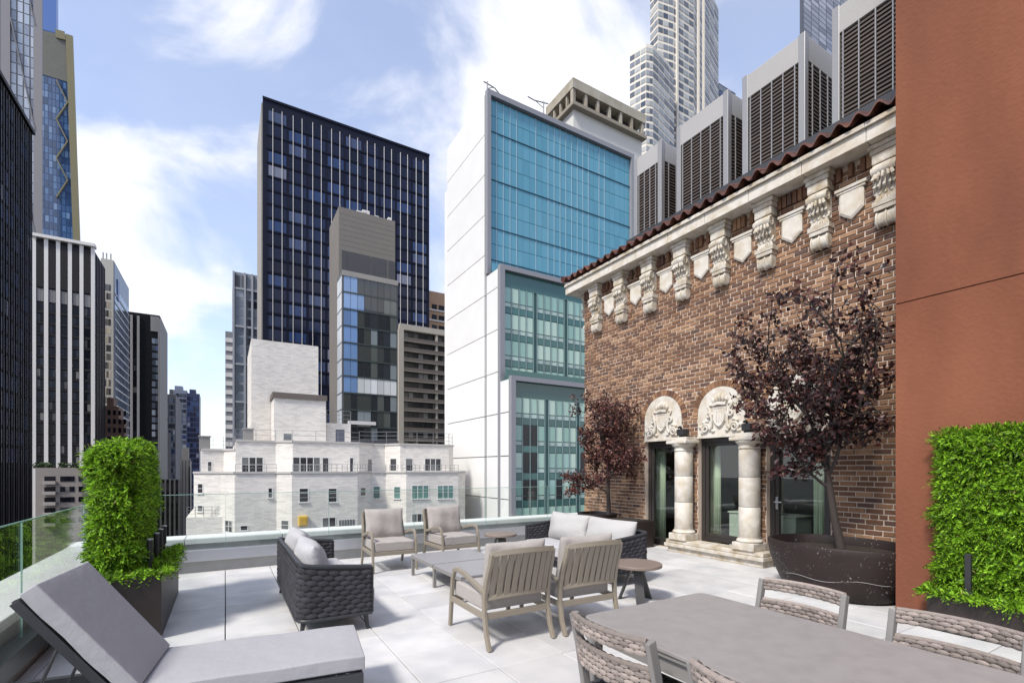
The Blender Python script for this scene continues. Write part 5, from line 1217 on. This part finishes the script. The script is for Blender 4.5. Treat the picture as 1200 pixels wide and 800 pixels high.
MB().tube([(0,0,0),(0,0,.05)], .03, 10).build('base', steel, u); MB().box(-.022,-.022,.05,.022,.022,.42).build('lamp_body', black_m, u, bevel=.004)

# trees
leaf_m = mat('plum_leaf', (0.06,0.02,0.02), 0.45, spec=.5, sub=.22, rnd=.35, ramp=[(0,(0.040,0.014,0.015)),(.3,(0.070,0.022,0.021)),(.6,(0.110,0.038,0.031)),(.82,(0.165,0.062,0.044)),(.93,(0.22,0.12,0.08))])
leaf_d = mat('dark_plum_leaf', (0.03,0.012,0.014), 0.4, spec=.5, sub=.18, rnd=.35, ramp=[(0,(0.022,0.008,0.010)),(.35,(0.042,0.014,0.015)),(.65,(0.070,0.024,0.022)),(.85,(0.110,0.042,0.034)),(.95,(0.17,0.09,0.07))])
bark = mat('plum_bark', (0.045,0.035,0.030), .9, bump=(60,.6), noise=(20,.2))
def tree(label, base, ctrl, limbs, nl, lm, leaf, seed, clear):
    """clear(world point) is False where a wall stands"""
    rr = random.Random(seed); t = thing('plum_tree', label, 'tree', base); tr = MB(); lv = MB(); k = len(ctrl)
    tr.tube(ctrl, [.052-.026*i/(k-1) for i in range(k)], 9); tips = []; br = MB()
    def limb(p, d, ln, r, depth):
        pts = [p]; n_ = 6
        for i in range(n_):
            d = (d+Vector((rr.gauss(0,.16),rr.gauss(0,.16),rr.gauss(.05,.12)))).normalized(); nx_ = pts[-1]+d*ln/n_
            if not clear(nx_+Vector(base)): break
            pts.append(nx_)
            if depth > 0 and i >= 1:
                for _ in range(2 if depth > 1 else 1):
                    sd = (d*.6+Vector((rr.gauss(0,.75),rr.gauss(0,.75),rr.gauss(.12,.5)))).normalized(); limb(pts[-1], sd, ln*rr.uniform(.34,.55), r*.5, depth-1)
        if len(pts) < 2: return
        br.tube(pts, [max(.0025, r*(1-.75*i/n_)) for i in range(len(pts))], 5)
        if depth < 2: tips.extend(pts[2:])
    for p, d, ln, r in limbs: limb(Vector(p), Vector(d).normalized(), ln, r, 2)
    for _ in range(nl):
        p = rr.choice(tips)+Vector((rr.gauss(0,.045),rr.gauss(0,.045),rr.gauss(0,.045))); a = Vector((rr.gauss(0,1),rr.gauss(0,1),rr.gauss(-.5,.8))).normalized(); b = a.cross(Vector((rr.gauss(0,1),rr.gauss(0,1),rr.gauss(0,1)))).normalized(); s = leaf*rr.uniform(.65,1.3)
        if not clear(p+Vector(base)) or not clear(p+a*s+Vector(base)): continue
        c = a.cross(b)*s*.12
        lv.add([p, p+a*s*.45+b*s*.30+c, p+a*s, p+a*s*.45-b*s*.30+c],[(0,1,2,3)])
    to = tr.build('trunk', bark, t, smooth=True); br.build('branches', bark, to, smooth=True); stuff(lv.build('crown', lm, t)); return t
tree('smaller reddish plum tree in the dark planter at the far wall corner', (6.95,7.72,.45), [(0,0,0),(.01,.02,.35),(0,.03,.75),(-.02,.0,1.05)],
     [((0,.02,.55),(-.5,.7,.8),.75,.016),((0,.02,.7),(-.2,-.9,.6),.80,.016),((0,.02,.8),(.0,.7,1.0),.85,.017),((-.02,0,1.0),(-.1,-.3,1.2),1.15,.02),((-.02,0,1.05),(0,.5,1.4),1.2,.02),((0,.02,.9),(-.4,-.6,.7),.75,.015),((-.02,0,1.05),(-.3,.1,1.5),1.25,.018)], 6800, leaf_m, .066, 5, lambda p: p.x < WX-.03 and p.y < 8.55)
tree('larger dark plum tree leaning left out of the oval pot', (6.62,3.10,.55), [(0,0,0),(-.03,.06,.35),(-.05,.10,.7),(-.02,.16,1.0),(-.02,.18,1.25)],
     [((-.04,.10,.75),(-.35,.75,.55),.80,.024),((-.03,.14,.9),(-.2,-.6,.9),1.1,.026),((-.02,.16,1.05),(-.2,.70,1.1),1.10,.026),((-.02,.18,1.2),(-.15,-.35,1.3),1.65,.028),((-.02,.18,1.2),(-.2,.25,1.3),1.5,.026),((-.02,.18,1.22),(-.1,-.75,1.35),1.75,.026),((-.03,.14,.95),(-.5,.2,.9),1.0,.02),((-.02,.18,1.2),(.1,.6,1.5),1.3,.02)], 6200, leaf_d, .074, 11, lambda p: p.x < WX-.05 and not (p.y < 2.5 and p.x < 6.32) and (p.y > 2.2 or p.x > 6.4))
# oval pot
pot = thing('oval_pot', 'large dark brown oval pot with white scuffs holding the bigger tree', 'pot', (6.55, 3.10, 0))
pm = mat('pot_brown', (0.026,0.018,0.016), .55, spec=.25, noise=(4,.25), bump=(90,.1))
N = pm.node_tree.nodes; L = pm.node_tree.links; b_ = N['Principled BSDF']; src = b_.inputs['Base Color'].links[0].from_socket
ge = N.new('ShaderNodeNewGeometry'); v1 = N.new('ShaderNodeTexNoise'); v1.inputs['Scale'].default_value = 42; v1.inputs['Detail'].default_value = 3; v1.inputs['Roughness'].default_value = .7; L.new(ge.outputs['Position'], v1.inputs['Vector'])
v2 = N.new('ShaderNodeTexNoise'); v2.inputs['Scale'].default_value = 3.2; L.new(ge.outputs['Position'], v2.inputs['Vector'])
ad = N.new('ShaderNodeMath'); ad.operation = 'MULTIPLY_ADD'; L.new(v2.outputs[0], ad.inputs[0]); ad.inputs[1].default_value = .35; L.new(v1.outputs[0], ad.inputs[2])
r_ = N.new('ShaderNodeValToRGB'); r_.color_ramp.elements[0].position = .85; r_.color_ramp.elements[1].position = .87; L.new(ad.outputs[0], r_.inputs[0])
mm = N.new('ShaderNodeMix'); mm.data_type = 'RGBA'; L.new(r_.outputs[0], mm.inputs[0]); L.new(src, mm.inputs[6]); mm.inputs[7].default_value = (.30,.285,.27,1); L.new(mm.outputs[2], b_.inputs['Base Color'])
MB().lathe([(.56,.0),(.62,.012),(.66,.04),(.74,.16),(.81,.30),(.86,.44),(.885,.56),(.89,.625),(.88,.64),(.85,.645),(.835,.63),(.83,.50)], 56, sx=.74, sy=.92).build('pot_shell', pm, pot, smooth=True); MB().lathe([(.80,.50),(.828,.53)], 40, sx=.74, sy=.92).build('soil', soil_m, pot)
sc_ = MB(); pts = []
for k in range(26):
    a = R(150+115*k/25); rr_ = .79+.012*math.sin(k*.5); pts.append((rr_*.74*math.cos(a)*1.004, rr_*.92*math.sin(a)*1.004, .245+.02*math.sin(k*.55)+.0015*k))
sc_.tube(pts, .004, 5).build('scuff_line', mat('scuff_grey',(.22,.21,.20),.8), pot)
# far planter behind the right sofa
fp = thing('trough_planter', 'dark trough planter and round bowl under the smaller tree by the brick corner', 'planter', (6.75, 7.55, 0))
MB().box(-.35,-.75,.0,.55,.0,.52).build('trough', planter_m, fp, bevel=.01); MB().box(-.30,-.70,.521,.5,-.05,.535).build('trough_soil', soil_m, fp)
MB().lathe([(.30,.0),(.36,.1),(.40,.35),(.42,.56),(.425,.60),(.40,.605),(.385,.58),(.38,.5)], 32, c=(.12,.45)).build('bowl', planter_m, fp, smooth=True); MB().lathe([(.36,.5),(.38,.52)], 24, c=(.12,.45)).build('bowl_soil', soil_m, fp)
